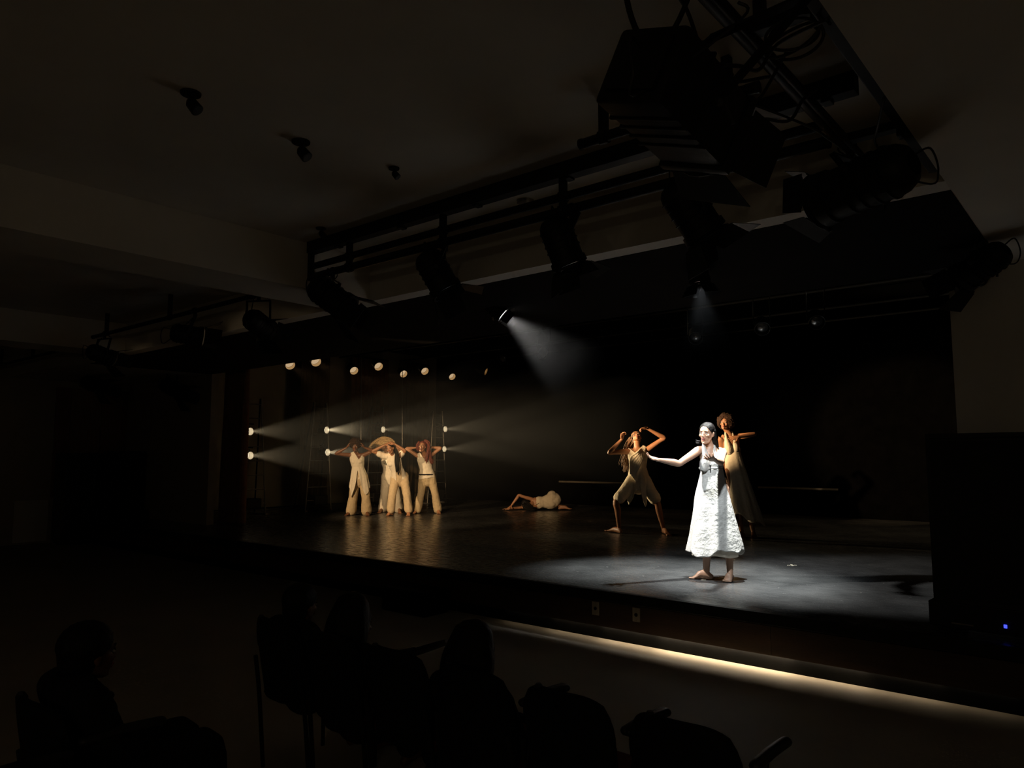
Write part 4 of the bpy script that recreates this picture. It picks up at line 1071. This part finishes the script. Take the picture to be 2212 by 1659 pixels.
def hem2(th):
    f = math.sin(th)
    x = math.cos(th)
    v = .60
    if f > -.15:
        v += .62 * max(0, 1 - abs(x - .40) / .48) + .56 * max(0, 1 - abs(x + .74) / .52)
        v -= .34 * math.exp(-((x + .12) / .12) ** 2)
    return v
drape('tunic_skirt', root, [(waist, .138, .118), (hipc, .190, .165), (P(1378, 1078), .215, .20)], 'linen_cream', RGT, TOC, hem2, 9, lambda t: .05 + .04 * t, 160, 26, 12, .005, wrinkle=.008)
# draped cowl folds from the left shoulder across the chest
mb = MB(); cA = J['cf'].normalized()
for k in range(6):
    a = J['neck'].lerp(J['sB'], .42 + .07 * k) + cA * .045; b = P(1362 + k * 2, 990 + k * 8, .18); c = P(1361 + 3 * k, 1024 + k * 4, .20)
    mb.sweep([a, a.lerp(b, .5) + cA * .075 - UP * .01, b, c], [.016, .021, .020, .010], [.010, .016, .016, .008], cA, 8, 4)
garment('cowl_folds', root, mb, 'linen_cream', .0075, 3, .003, 14)

# ================================================================== 3 dancer with afro hair behind the woman in white
d0 = 11.9; P = mk(d0)
J = dict(head=P(1566.5, 914.5, .03), face=TOC * .75 - RGT * .50 + UP * .08, hup=UP + RGT * .05, neck=P(1575, 938), cf=TOC * .9 - RGT * .3,
         sA=P(1558, 946, .03), eA=P(1560, 985, -.12), wA=P(1566, 1020, -.14), sB=P(1597, 943, -.03), eB=P(1630, 938, .10), wB=P(1594, 944, .24),
         hipA=P(1576, 1025), hipB=P(1602, 1025), kA=P(1592, 1088, .05), kB=P(1613, 1088), aA=P(1602, 1147, .05), aB=P(1627, 1148),
         tA=onZ(1590, 1162, 0), tB=onZ(1630, 1163, 0))
J['hB'] = -RGT * .95 - UP * .18 + TOC * .15; J['pB'] = -UP * .5 - TOC * .7; J['cB'] = .12; J['thB'] = 1; J['spB'] = .16
s = 1.02
root, B = make_person('dancer with afro hair and long cream halter dress behind woman in white', J, s, 'skin_brown', .0064)
me = afro(root, J['head'] + B @ V((.0, -.045, .035)), (.145, .135, .140), 'hair_afro', 2)
Bi = B.inverted(); o_ = V(root['_o']); hc_ = J['head']
cut(me, lambda p: (lambda q: q.y > .0 and (q.x / .070) ** 2 + ((q.z + .045) / .115) ** 2 < 1)(Bi @ (p + o_ - hc_)))
mesh_part('hair', me, 'hair_afro', root)
cf = J['cf'].normalized(); hipC, shC, up, hr, sr = torso_frames(J); seam = torso_pts(J, [.60])[0][0]
mb = MB(); bc = torso_pts(J, [.715])[0][0]
for q in (-1, 1):
    mb.sweep([seam + sr * q * .05 + cf * .070, bc + cf * .078 + sr * q * .058, J['neck'] + sr * q * .058 + cf * .04, J['neck'] + sr * q * .05 - cf * .03 + UP * .04], [.054, .060, .020, .016], [.044, .052, .014, .010], sr, 14, 4)
p_, r_ = torso_pts(J, [.54, .6, .66]); mb.sweep(p_, [.120, .127, .132], [.100, .105, .106], r_, 20, 3)
garment('bodice', root, mb, 'linen_cream', .008, 2, .004, 14)
drape('skirt', root, [(seam, .122, .104), (P(1588, 1010), .150, .13), (P(1599, 1060), .195, .165), (P(1611, 1124), .262, .23)], 'linen_cream', RGT, TOC, lambda th: 1 + .05 * math.sin(2 * th + .4) + .03 * math.sin(5 * th), 7, lambda t: .01 + .075 * t, 140, 36, 5, .005, wrinkle=.006)
# ================================================================== 4-7 the four clutching their heads
GR = 'dancers clutching their heads'
def stand(px_feet, toes, P, **k): pass
# ---- 4 afro hair, sleeveless tunic
d0 = dist(1113, 772); P = mk(d0)
J = dict(head=P(767.5, 964, .10), face=TOC * .9 + RGT * .12 - UP * .12, hup=UP + RGT * .05, neck=P(770, 978, .03), cf=TOC,
         sA=P(756, 983), eA=P(726, 980, .08), wA=P(749, 967, .12), sB=P(785, 983), eB=P(806, 974, .06), wB=P(788, 967, .12),
         hipA=P(768, 1034), hipB=P(785, 1034), kA=P(763, 1072, .04), kB=P(790, 1072, .04), aA=P(758, 1107), aB=P(792, 1107),
         tA=onZ(746, 1114.5, 0), tB=onZ(795, 1115, 0))
J['hA'] = UP * .8 + RGT * .45; J['pA'] = RGT * .9 - TOC * .2; J['cA'] = .25; J['thA'] = -1
J['hB'] = UP * .8 - RGT * .5; J['pB'] = -RGT * .9 - TOC * .2; J['cB'] = .25; J['thB'] = 1
s = 1.0
root, B = make_person('dancer with round dark afro and split cream tunic, leftmost of four', J, s, 'skin_dark', .007, GR, jaw=.008)
me = afro(root, J['head'] + B @ V((0, -.035, .060)), (.150, .135, .125), 'hair_afro', 5)
Bi = B.inverted(); o_ = V(root['_o']); hc_ = J['head']
cut(me, lambda p: (lambda q: q.y > .0 and (q.x / .070) ** 2 + ((q.z + .045) / .105) ** 2 < 1)(Bi @ (p + o_ - hc_)))
mesh_part('hair', me, 'hair_afro', root)
mb = MB(); torso_shell(mb, J, s, -.05, 1.0, .016)
for S in 'AB': mb.sweep([J['neck'].lerp(J['s' + S], .4), J['neck'].lerp(J['s' + S], .70)], [.035, .03], [.05, .045], TOC, 12, 3)
garment('tunic_top', root, mb, 'cotton_white', .009, 2, .006, 11, (1, 1, .35), 6, neck_cut(J, s, .07, .80))
waist = torso_pts(J, [.48])[0][0]
def hem4(th):
    x, f = math.cos(th), math.sin(th); v = .80
    if f > 0: v += .30 * math.exp(-((x - .70) / .25) ** 2) + .36 * math.exp(-((x + .55) / .22) ** 2) - .62 * math.exp(-((x - .04) / .20) ** 2)
    return v
drape('tunic_skirt', root, [(waist, .130, .112), (P(776, 1030), .185, .155), (P(776.5, 1062), .245, .20)], 'cotton_white', RGT, TOC, hem4, 9, lambda t: .02 + .05 * t, 140, 28, 7, .005, wrinkle=.006)
mb = MB(); pelvis(mb, J, s, .012)
for S in 'AB': leg_sweep(mb, J, S, s, (.098, .090, .112), .96)
garment('trousers', root, mb, 'linen_tan', .010, 3, .009, 9, (1, 1, .6), 9)

# ---- 5 light hair tossed forward, standing behind
d0 = dist(1107, 842) + .1; P = mk(d0)
J = dict(head=P(829, 961, .08), face=TOC * .7 - UP * .55 - RGT * .3, hup=UP * .8 + TOC * .5, neck=P(834, 974), cf=TOC * .9 - RGT * .3,
         sA=P(821, 983), eA=P(806, 976, .02), wA=P(822, 962, .08), sB=P(850, 982, -.05), eB=P(866, 973, -.05), wB=P(846, 960, .02),
         hipA=P(833, 1033), hipB=P(851, 1033), kA=P(830, 1070, .03), kB=P(858, 1070, .03), aA=P(826, 1101), aB=P(862, 1102),
         tA=onZ(818, 1109, 0), tB=onZ(864, 1110, 0))
J['hA'] = UP * .5 + RGT * .7; J['pA'] = RGT * .4 - UP * .6; J['thA'] = -1; J['hB'] = -RGT * .7 + UP * .5; J['pB'] = -RGT * .4 - UP * .6; J['thB'] = 1
s = 1.0
root, B = make_person('dancer with pale hair tossed sideways, half hidden behind a crouching woman', J, s, 'skin_mid', .007, GR, squint=True)
strands(root, [[P(850, 953, .02), P(838, 947.5, .07), P(824, 948, .10), P(812, 955, .10), P(800, 966, .06)],
               [P(852, 956, .06), P(838, 951, .12), P(824, 953, .15), P(812, 960, .14), P(803, 966, .10)],
               [P(846, 955, -.04), P(834, 949, -.04), P(820, 951, -.02), P(808, 960, .0)],
               [P(846, 958, .12), P(834, 956, .17), P(822, 960, .17), P(814, 965, .15)]], 'hair_blond', 40, .012, .020, 21, .008)
mb = MB(); torso_shell(mb, J, s, -.12, 1.0, .018)
for S in 'AB': mb.sweep([J['neck'].lerp(J['s' + S], .4), J['s' + S], J['s' + S].lerp(J['e' + S], .45)], [.05, .062, .062], [.05, .06, .06], TOC, 12, 3)
garment('shirt', root, mb, 'cotton_white', .010, 3, .007, 10, (1, 1, .5), 11)
mb = MB(); pelvis(mb, J, s, .012)
for S in 'AB': leg_sweep(mb, J, S, s, (.098, .088, .105), .96)
garment('trousers', root, mb, 'cotton_white', .010, 3, .009, 9, (1, 1, .6), 12)

# ---- 6 crouching woman with long dark hair, open shirt
d0 = dist(1113, 858) - .1; P = mk(d0)
J = dict(head=P(843, 969, .22), face=TOC * .9 - RGT * .25 - UP * .2, hup=UP * .95 - RGT * .30 + TOC * .1, neck=P(848, 984, .14), cf=TOC * .9 - UP * .35 - RGT * .2,
         sA=P(832, 986, .12), eA=P(806, 975, .20), wA=P(831, 961, .24), sB=P(863, 984, .08), eB=P(875, 974, .18), wB=P(853, 959, .22),
         hipA=P(854, 1034, -.10), hipB=P(873, 1033, -.12), kA=P(847, 1070, .06), kB=P(879, 1070, .02), aA=P(844, 1105), aB=P(883, 1105),
         tA=onZ(835, 1114.5, 0), tB=onZ(882, 1115, 0))
J['hA'] = RGT * .75 + UP * .35; J['pA'] = -UP * .7 - TOC * .4; J['thA'] = -1; J['hB'] = -RGT * .8 + UP * .4; J['pB'] = -UP * .7 - TOC * .4; J['thB'] = 1
s = .98
root, B = make_person('woman with long dark hair bending forward in an open cream shirt', J, s, 'skin_mid', .007, GR, jaw=.012)
hair_cap(root, J, B, s, 'hair_black', front=.045)
strands(root, [[P(852, 964, .18), P(857, 976, .20), P(858, 992, .22), P(858, 1008, .22), P(861, 1024, .16)], [P(849, 968, .12), P(855, 980, .14), P(856, 1000, .2), P(858, 1018, .2)]], 'hair_black', 26, .011, .016, 22, .006)
mb = MB(); torso_shell(mb, J, s, .05, .99, .012)
garment('vest', root, mb, 'linen_tan', .009, 3, .006, 12, (1, 1, .5), 13, neck_cut(J, s, .07, .78))
mb = MB(); torso_shell(mb, J, s, .02, 1.0, .026)
for S in 'AB': mb.sweep([J['neck'].lerp(J['s' + S], .4), J['s' + S], J['s' + S].lerp(J['e' + S], .5)], [.05, .066, .066], [.055, .066, .066], TOC, 12, 3)
hipC, shC, up, hr, sr = torso_frames(J); cfx = J['cf'].normalized()
def openf(p, hipC=hipC, sr=sr, cfx=cfx, up=up):
    q = p - hipC; un = up.normalized(); t = q.dot(un) / up.length; x = q.dot(sr); y = (q - un * q.dot(un)).dot(cfx)
    return -.075 < x < .055 + .0 * t and y > .0
garment('open_shirt', root, mb, 'cotton_white', .010, 3, .008, 10, (1, 1, .5), 14, openf, .006)
mb = MB(); pelvis(mb, J, s, .014)
for S in 'AB': leg_sweep(mb, J, S, s, (.10, .085, .092), .94)
garment('trousers', root, mb, 'linen_tan', .010, 3, .009, 9, (1, 1, .6), 15)

# ---- 7 woman with long red hair, screaming
d0 = dist(1109, 922); P = mk(d0)
J = dict(head=P(912.5, 964, .12), face=TOC * .9 - RGT * .18 + UP * .10, hup=UP + RGT * .15 - TOC * .1, neck=P(916, 979, .04), cf=TOC * .95 - RGT * .1,
         sA=P(903, 985), eA=P(878, 969, .04), wA=P(900, 967, -.02), sB=P(931, 984), eB=P(952, 968, .04), wB=P(928, 966, -.02),
         hipA=P(914, 1033), hipB=P(932, 1033), kA=P(909, 1068, .05), kB=P(940, 1068, .05), aA=P(901, 1102), aB=P(946, 1102),
         tA=onZ(893, 1110, 0), tB=onZ(949, 1110.5, 0))
J['hA'] = RGT * .9 + UP * .2; J['pA'] = RGT * .2 + TOC * .8; J['thA'] = -1; J['hB'] = -RGT * .9 + UP * .2; J['pB'] = TOC * .8; J['thB'] = 1
s = 1.0
root, B = make_person('screaming woman with long red hair, cream blouse and belted trousers', J, s, 'skin_mid', .0066, GR, jaw=.030, squint=True)
hair_cap(root, J, B, s, 'hair_red', front=.045, grow=1.05)
strands(root, [[P(920, 954, .06), P(926, 964, .08), P(928, 976, .12), P(930, 990, .16), P(934, 1000, .14)], [P(917, 952, .10), P(925, 958, .12), P(925, 974, .18), P(922, 990, .20), P(921, 998, .19)], [P(906, 955, .08), P(902, 962, .08), P(903, 974, .10)]], 'hair_red', 26, .010, .020, 23, .012)
mb = MB(); torso_shell(mb, J, s, .16, 1.0, .028, 1.04)
for S in 'AB': mb.sweep([J['neck'].lerp(J['s' + S], .4), J['neck'].lerp(J['s' + S], .85)], [.045, .048], [.06, .055], TOC, 12, 3)
garment('blouse', root, mb, 'cotton_white', .010, 3, .008, 10, (1, 1, .6), 16, neck_cut(J, s, .09, .72), .005)
wst = torso_pts(J, [.20])[0][0]; cfx = J['cf'].normalized(); sdx = UP.cross(cfx)
MB().tube([wst + sdx * (.160 * math.cos(a)) + cfx * (.126 * math.sin(a)) - UP * .02 for a in [k * 2 * PI / 28 for k in range(28)]], .022, 8, closed=True).build('belt', 'cloth_dark', root, smooth=True)
mb = MB(); pelvis(mb, J, s, .010)
for S in 'AB': leg_sweep(mb, J, S, s, (.095, .078, .098), .97)
garment('trousers', root, mb, 'denim_khaki', .009, 3, .008, 10, (1, 1, .7), 17)

# ================================================================== 8 dancer lying on the floor
d0 = dist(1101, 1160) - .2; P = mk(d0)
def G(px, py, z): return onZ(px, py, z)
J = dict(head=P(1135, 1090, .12), face=-RGT * .5 - UP * .7 + TOC * .1, hup=-RGT * .8 + UP * .1 + TOC * .2, neck=P(1149, 1088, .05), cf=-TOC * .8 - UP * .5 - RGT * .1,
         sA=P(1150, 1079, .0), eA=P(1121, 1070, .05), wA=P(1104, 1093, .10), sB=P(1151, 1095, .0), eB=P(1128, 1096, -.15), wB=P(1099, 1099, .0),
         hipA=P(1192, 1074, -.05), hipB=P(1190, 1092, -.05), kA=P(1200, 1092, -.42), kB=P(1198, 1096, -.40), aA=P(1212, 1094, .02), aB=P(1216, 1096, -.08),
         tA=P(1234, 1095, .06), tB=P(1232, 1096, -.05), lying=True)
for k_ in ('wA', 'wB', 'sB', 'eB', 'hipB', 'kB', 'aB', 'tB', 'kA', 'aA', 'tA'):
    J[k_].z = max(J[k_].z, {'w': .035, 's': .06, 'e': .05, 'h': .10, 'k': .09, 'a': .085, 't': .05}[k_[0]])
J['hA'] = -RGT * .5 - UP * .35 + TOC * .6; J['pA'] = -UP; J['cA'] = .3; J['thA'] = 1; J['hB'] = -RGT * .95; J['pB'] = -UP; J['cB'] = .1; J['thB'] = 1
s = .98
root, B = make_person('dancer in a cream dress lying curled on the dark stage floor', J, s, 'skin_mid', .008, jaw=.0)
hair_cap(root, J, B, s, 'hair_black', front=.045)
strands(root, [[P(1136, 1083, .15), P(1142, 1090, .2), P(1150, 1097, .22), P(1160, 1100, .2)], [P(1132, 1086, .18), P(1138, 1095, .24), P(1148, 1100, .25), P(1156, 1102, .25)], [P(1130, 1090, .18), P(1134, 1098, .22), P(1146, 1102, .24)]], 'hair_black', 30, .012, .02, 31, .012)
mb = MB(); torso_shell(mb, J, s, -.12, .66, .020)
pelvis(mb, J, s, .03)
for S in 'AB': leg_sweep(mb, J, S, s, (.118, .11), .42)
p_ = torso_pts(J, [-.1])[0][0]
mb.ell(P(1197, 1079, -.08), (.17, .17, .16), None, 16)
garment('dress', root, mb, 'linen_cream', .010, 4, .008, 9, (1, 1, 1), 33)
MB().tube(smooth_path([J['sB'] + UP * .06, J['sB'].lerp(torso_pts(J, [.66])[0][0], .5) + TOC * .11 + UP * .02, torso_pts(J, [.68])[0][0] + TOC * .13], 5), .008, 6).build('strap', 'linen_cream', root, smooth=True)
# ================================================================== audience: chairs and seated people
def chair_at(x, y, lb, tablet=False, right_arm=True, armm='plastic_black'):
    t = thing('auditorium_chair', lb, 'chair', (x, y, FZ), 'auditorium chairs')
    z = FZ
    # backrest: curved rounded shell
    vs = []; N, L = 16, 12; W, H = 0.215, 0.435
    fr = []; bk = []
    for j in range(L + 1):
        v = j / L
        for i in range(N + 1):
            u = -1 + 2 * i / N
            ww = W * (1 - .10 * (1 - v))
            if v > .72: ww *= math.sqrt(max(0.0, 1 - ((v - .72) / .30) ** 2 * .42))
            zz = z + .42 + H * v - (.035 * u ** 4 if v > .6 else 0)
            yy = y - 0.03 - .07 * v + .05 * u * u
            fr.append(V((x + u * ww, yy, zz))); bk.append(V((x + u * ww * .97, yy - .035 * (1 - .4 * abs(u) ** 3), zz)))
    K = N + 1; M = len(fr); fs = []
    for j in range(L):
        for i in range(N):
            a, b, c, d = j * K + i, j * K + i + 1, (j + 1) * K + i + 1, (j + 1) * K + i
            fs += [(a, b, c, d), (M + d, M + c, M + b, M + a)]
    for j in range(L):
        fs += [(j * K, (j + 1) * K, M + (j + 1) * K, M + j * K), (j * K + N, M + j * K + N, M + (j + 1) * K + N, (j + 1) * K + N)]
    for i in range(N):
        fs += [(i, M + i, M + i + 1, i + 1), (L * K + i, L * K + i + 1, M + L * K + i + 1, M + L * K + i)]
    MB().add(fr + bk, fs).build('backrest', 'seat_fabric', t, smooth='auto')
    MB().lathe([(0, .014), (.02, .016), (.028, .010)], (x - .09, y - .10, z + .835), (0, 0, 1), 10).build('top_knob', 'plastic_black', t)
    MB().box((x, y + .22, z + .44), (.43, .44, .06), bev=.025).build('seat', 'seat_red', t, smooth='auto')
    for sx in (-1, 1):
        MB().tube(smooth_path([(x + sx * .20, y - .06, z + .62), (x + sx * .215, y - .02, z + .40), (x + sx * .22, y + .02, z)], 5), .012, 8).build('leg', 'steel_black', t)
        MB().tube([(x + sx * .20, y + .40, z + .42), (x + sx * .22, y + .42, z)], .012, 8).build('leg', 'steel_black', t)
        if sx == 1 and not right_arm: continue
        MB().tube([(x + sx * .215, y + .02, z + .40), (x + sx * .228, y + .10, z + .72)], .011, 8).build('arm_post', 'steel_black', t)
        MB().sweep([(x + sx * .232, y + .00, z + .735), (x + sx * .234, y + .13, z + .742), (x + sx * .232, y + .27, z + .735)], [.022] * 3, [.017] * 3, (1, 0, 0), 10, 3).build('armrest', armm, t, smooth=True)
    if tablet:
        poly = [V((x + .22 + .13 * math.cos(a) + .04, y + .30 + .2 * math.sin(a), z + .72 + .06 * math.cos(a))) for a in [k * 2 * PI / 20 for k in range(20)]]
        MB().prism(poly, UP, .016).build('writing_tablet', 'plastic_black', t)
        MB().tube([(x + .25, y + .16, z + .64), (x + .26, y + .26, z + .725)], .011, 8).build('tablet_bracket', 'steel_black', t)
    return t
c0 = atD(1222, 1508, 2.85)
PX = 0.48; RX, RY = c0.x - .03, c0.y + .09
chair_at(RX + PX, RY, 'black empty chair nearest the lower right, rounded backrest')
chair_at(RX, RY, 'black empty chair right of the long-haired spectator')
chair_at(RX - PX, RY, 'black chair holding the long-haired spectator')
chair_at(RX - 2 * PX, RY, 'black empty chair left of the long-haired spectator', False)
chair_at(RX - 3 * PX, RY, 'black chair with raised writing tablet under the second spectator', True)
chair_at(RX - 4 * PX, RY, 'black chair at the dim left end of the row')
chair_at(-2.55, 0.75, 'black chair in the dark lower left corner of the picture')
chair_at(-3.1, 1.10, 'black chair in the darkness left of the nearer dim chair')

def spectator(x, y, lb, hairm, long_hair=True, sz=1.0, topm='cloth_dark', dz=0.0):
    z = FZ + .46 + dz
    J = dict(z0=FZ, hipA=V((x - .09, y + .10, z + .08)), hipB=V((x + .09, y + .10, z + .08)), sA=V((x - .16, y + .02, z + .385)), sB=V((x + .16, y + .02, z + .385)),
             neck=V((x, y + .04, z + .41)), head=V((x, y + .075, z + .515)), face=V((-.15, 1, -.05)), hup=UP, cf=V((0, 1, 0.05)),
             eA=V((x - .21, y + .10, z + .20)), eB=V((x + .21, y + .10, z + .20)), wA=V((x - .10, y + .30, z + .13)), wB=V((x + .10, y + .30, z + .13)),
             kA=V((x - .10, y + .50, z + .07)), kB=V((x + .10, y + .50, z + .07)), aA=V((x - .10, y + .55, FZ + .07)), aB=V((x + .10, y + .55, FZ + .07)),
             tA=V((x - .11, y + .72, FZ)), tB=V((x + .11, y + .72, FZ)), lying=True)
    J['hA'] = V((.3, 1, -.2)); J['hB'] = V((-.3, 1, -.2)); J['pA'] = -UP; J['pB'] = -UP; J['thA'] = 1; J['thB'] = -1
    root, B = make_person(lb, J, .96, 'skin_dark', .009, 'spectators in the front rows')
    hair_cap(root, J, B, 1.05, hairm, front=.04)
    if long_hair:
        mb = MB(); h = J['head']
        mb.sweep([h + V((0, -.03, .09)), h + V((0, -.055, .0)), h + V((.0, -.085, -.12)), h + V((.01, -.11, -.26)), h + V((.01, -.115, -.36))], [.10, .135, .138, .142, .115], [.085, .09, .075, .06, .04], V((1, 0, 0)), 18, 4)
        garment('hair_lengths', root, mb, hairm, .010, 2, .004, 25, (1, 1, .1), 41)
    mb = MB(); torso_shell(mb, J, .96, -.1, 1.0, .02)
    for S in 'AB':
        mb.sweep([J['neck'].lerp(J['s' + S], .4), J['s' + S], J['s' + S].lerp(J['e' + S], .6), J['e' + S], J['e' + S].lerp(J['w' + S], .8)], [.05, .066, .058, .05, .04], [.05, .064, .058, .05, .04], V((0, 1, 0)), 14, 3)
    garment('jacket', root, mb, topm, .012, 3, .006, 10, seed=42)
    mb = MB(); pelvis(mb, J, .96, .015)
    for S in 'AB': leg_sweep(mb, J, S, .96, (.095, .075, .07), .95)
    garment('trousers', root, mb, 'cloth_dark', .012, 3, .005, 10, seed=43)
spectator(RX - PX - .11, RY + .02, 'seated spectator with long dark hair seen from behind', 'hair_black', True, dz=-.14)
spectator(RX - 3 * PX, RY + .02, 'dim seated spectator two seats left of the long-haired one', 'hair_black', True, dz=-.12)
spectator(RX - 4 * PX, RY + .02, 'dim short-haired spectator at the left end of the row', 'hair_black', False, dz=-.08)
spectator(-3.1, 1.12, 'spectator lost in the darkness of the lower left', 'hair_black', False)
# ================================================================== haze over the stage
def haze(name, lb, x0, x1, y0, y1, z0, z1, dens, centre=None, rad=1.0, nscale=4.5):
    """a bank of haze; with a centre it thins out to nothing at the radius and is broken into wisps"""
    o = bx(x0, x1, y0, y1, z0, z1).build(name, 'black_cloth')
    o['kind'] = 'stuff'; o['label'] = lb; o['category'] = 'haze'
    hm = bpy.data.materials.new('haze'); hm.use_nodes = True
    nt = hm.node_tree; nt.nodes.remove(nt.nodes['Principled BSDF']); out = nt.nodes['Material Output']
    vs = nt.nodes.new('ShaderNodeVolumeScatter'); vs.inputs['Color'].default_value = (1, 1, 1, 1); vs.inputs['Anisotropy'].default_value = 0.3; vs.inputs['Density'].default_value = dens
    if centre is not None:
        tc = nt.nodes.new('ShaderNodeTexCoord'); nz = nt.nodes.new('ShaderNodeTexNoise'); nz.inputs['Scale'].default_value = nscale; nz.inputs['Detail'].default_value = 3
        mr = nt.nodes.new('ShaderNodeMapRange'); mr.inputs[1].default_value = 0.35; mr.inputs[2].default_value = 0.68; mr.inputs[3].default_value = dens * .25; mr.inputs[4].default_value = dens
        vd = nt.nodes.new('ShaderNodeVectorMath'); vd.operation = 'DISTANCE'; vd.inputs[1].default_value = centre
        fr_ = nt.nodes.new('ShaderNodeMapRange'); fr_.interpolation_type = 'SMOOTHSTEP'; fr_.inputs[1].default_value = 0; fr_.inputs[2].default_value = rad; fr_.inputs[3].default_value = 1; fr_.inputs[4].default_value = 0
        mu = nt.nodes.new('ShaderNodeMath'); mu.operation = 'MULTIPLY'
        nt.links.new(tc.outputs['Object'], nz.inputs[0]); nt.links.new(tc.outputs['Object'], vd.inputs[0]); nt.links.new(vd.outputs['Value'], fr_.inputs[0])
        nt.links.new(nz.outputs[0], mr.inputs[0]); nt.links.new(mr.outputs[0], mu.inputs[0]); nt.links.new(fr_.outputs[0], mu.inputs[1]); nt.links.new(mu.outputs[0], vs.inputs['Density'])
    nt.links.new(vs.outputs[0], out.inputs['Volume'])
    o.data.materials.clear(); o.data.materials.append(hm)
haze('stage_haze', 'thin theatrical haze drifting over the left half of the stage', -14.55, -8.6, 8.2, 16.3, 0.25, 3.1, HAZE)
def puff(lb, c, r, dens, z1=2.8, ns=4.5):
    haze('stage_haze', lb, c.x - r, c.x + r, c.y - r, c.y + r, c.z - r, min(z1, c.z + r), dens, tuple(c), r, ns)
puff('wisps of smoke drifting through the beam of the lit header lantern', kp, 1.25, WISP * .75, 2.8, 3.5)   # key_smoke
puff('faint smoke below the straight-down header lantern', dp, 0.7, WISP * .3)
puff('thicker smoke puff in the side beam of the second tower', onX(716, 929, -14.3), 1.1, WISP * .9, 2.8, 5)

for o in bpy.data.objects:
    for k in ('_o', '_front', '_r', '_hb'):
        if k in o: del o[k]
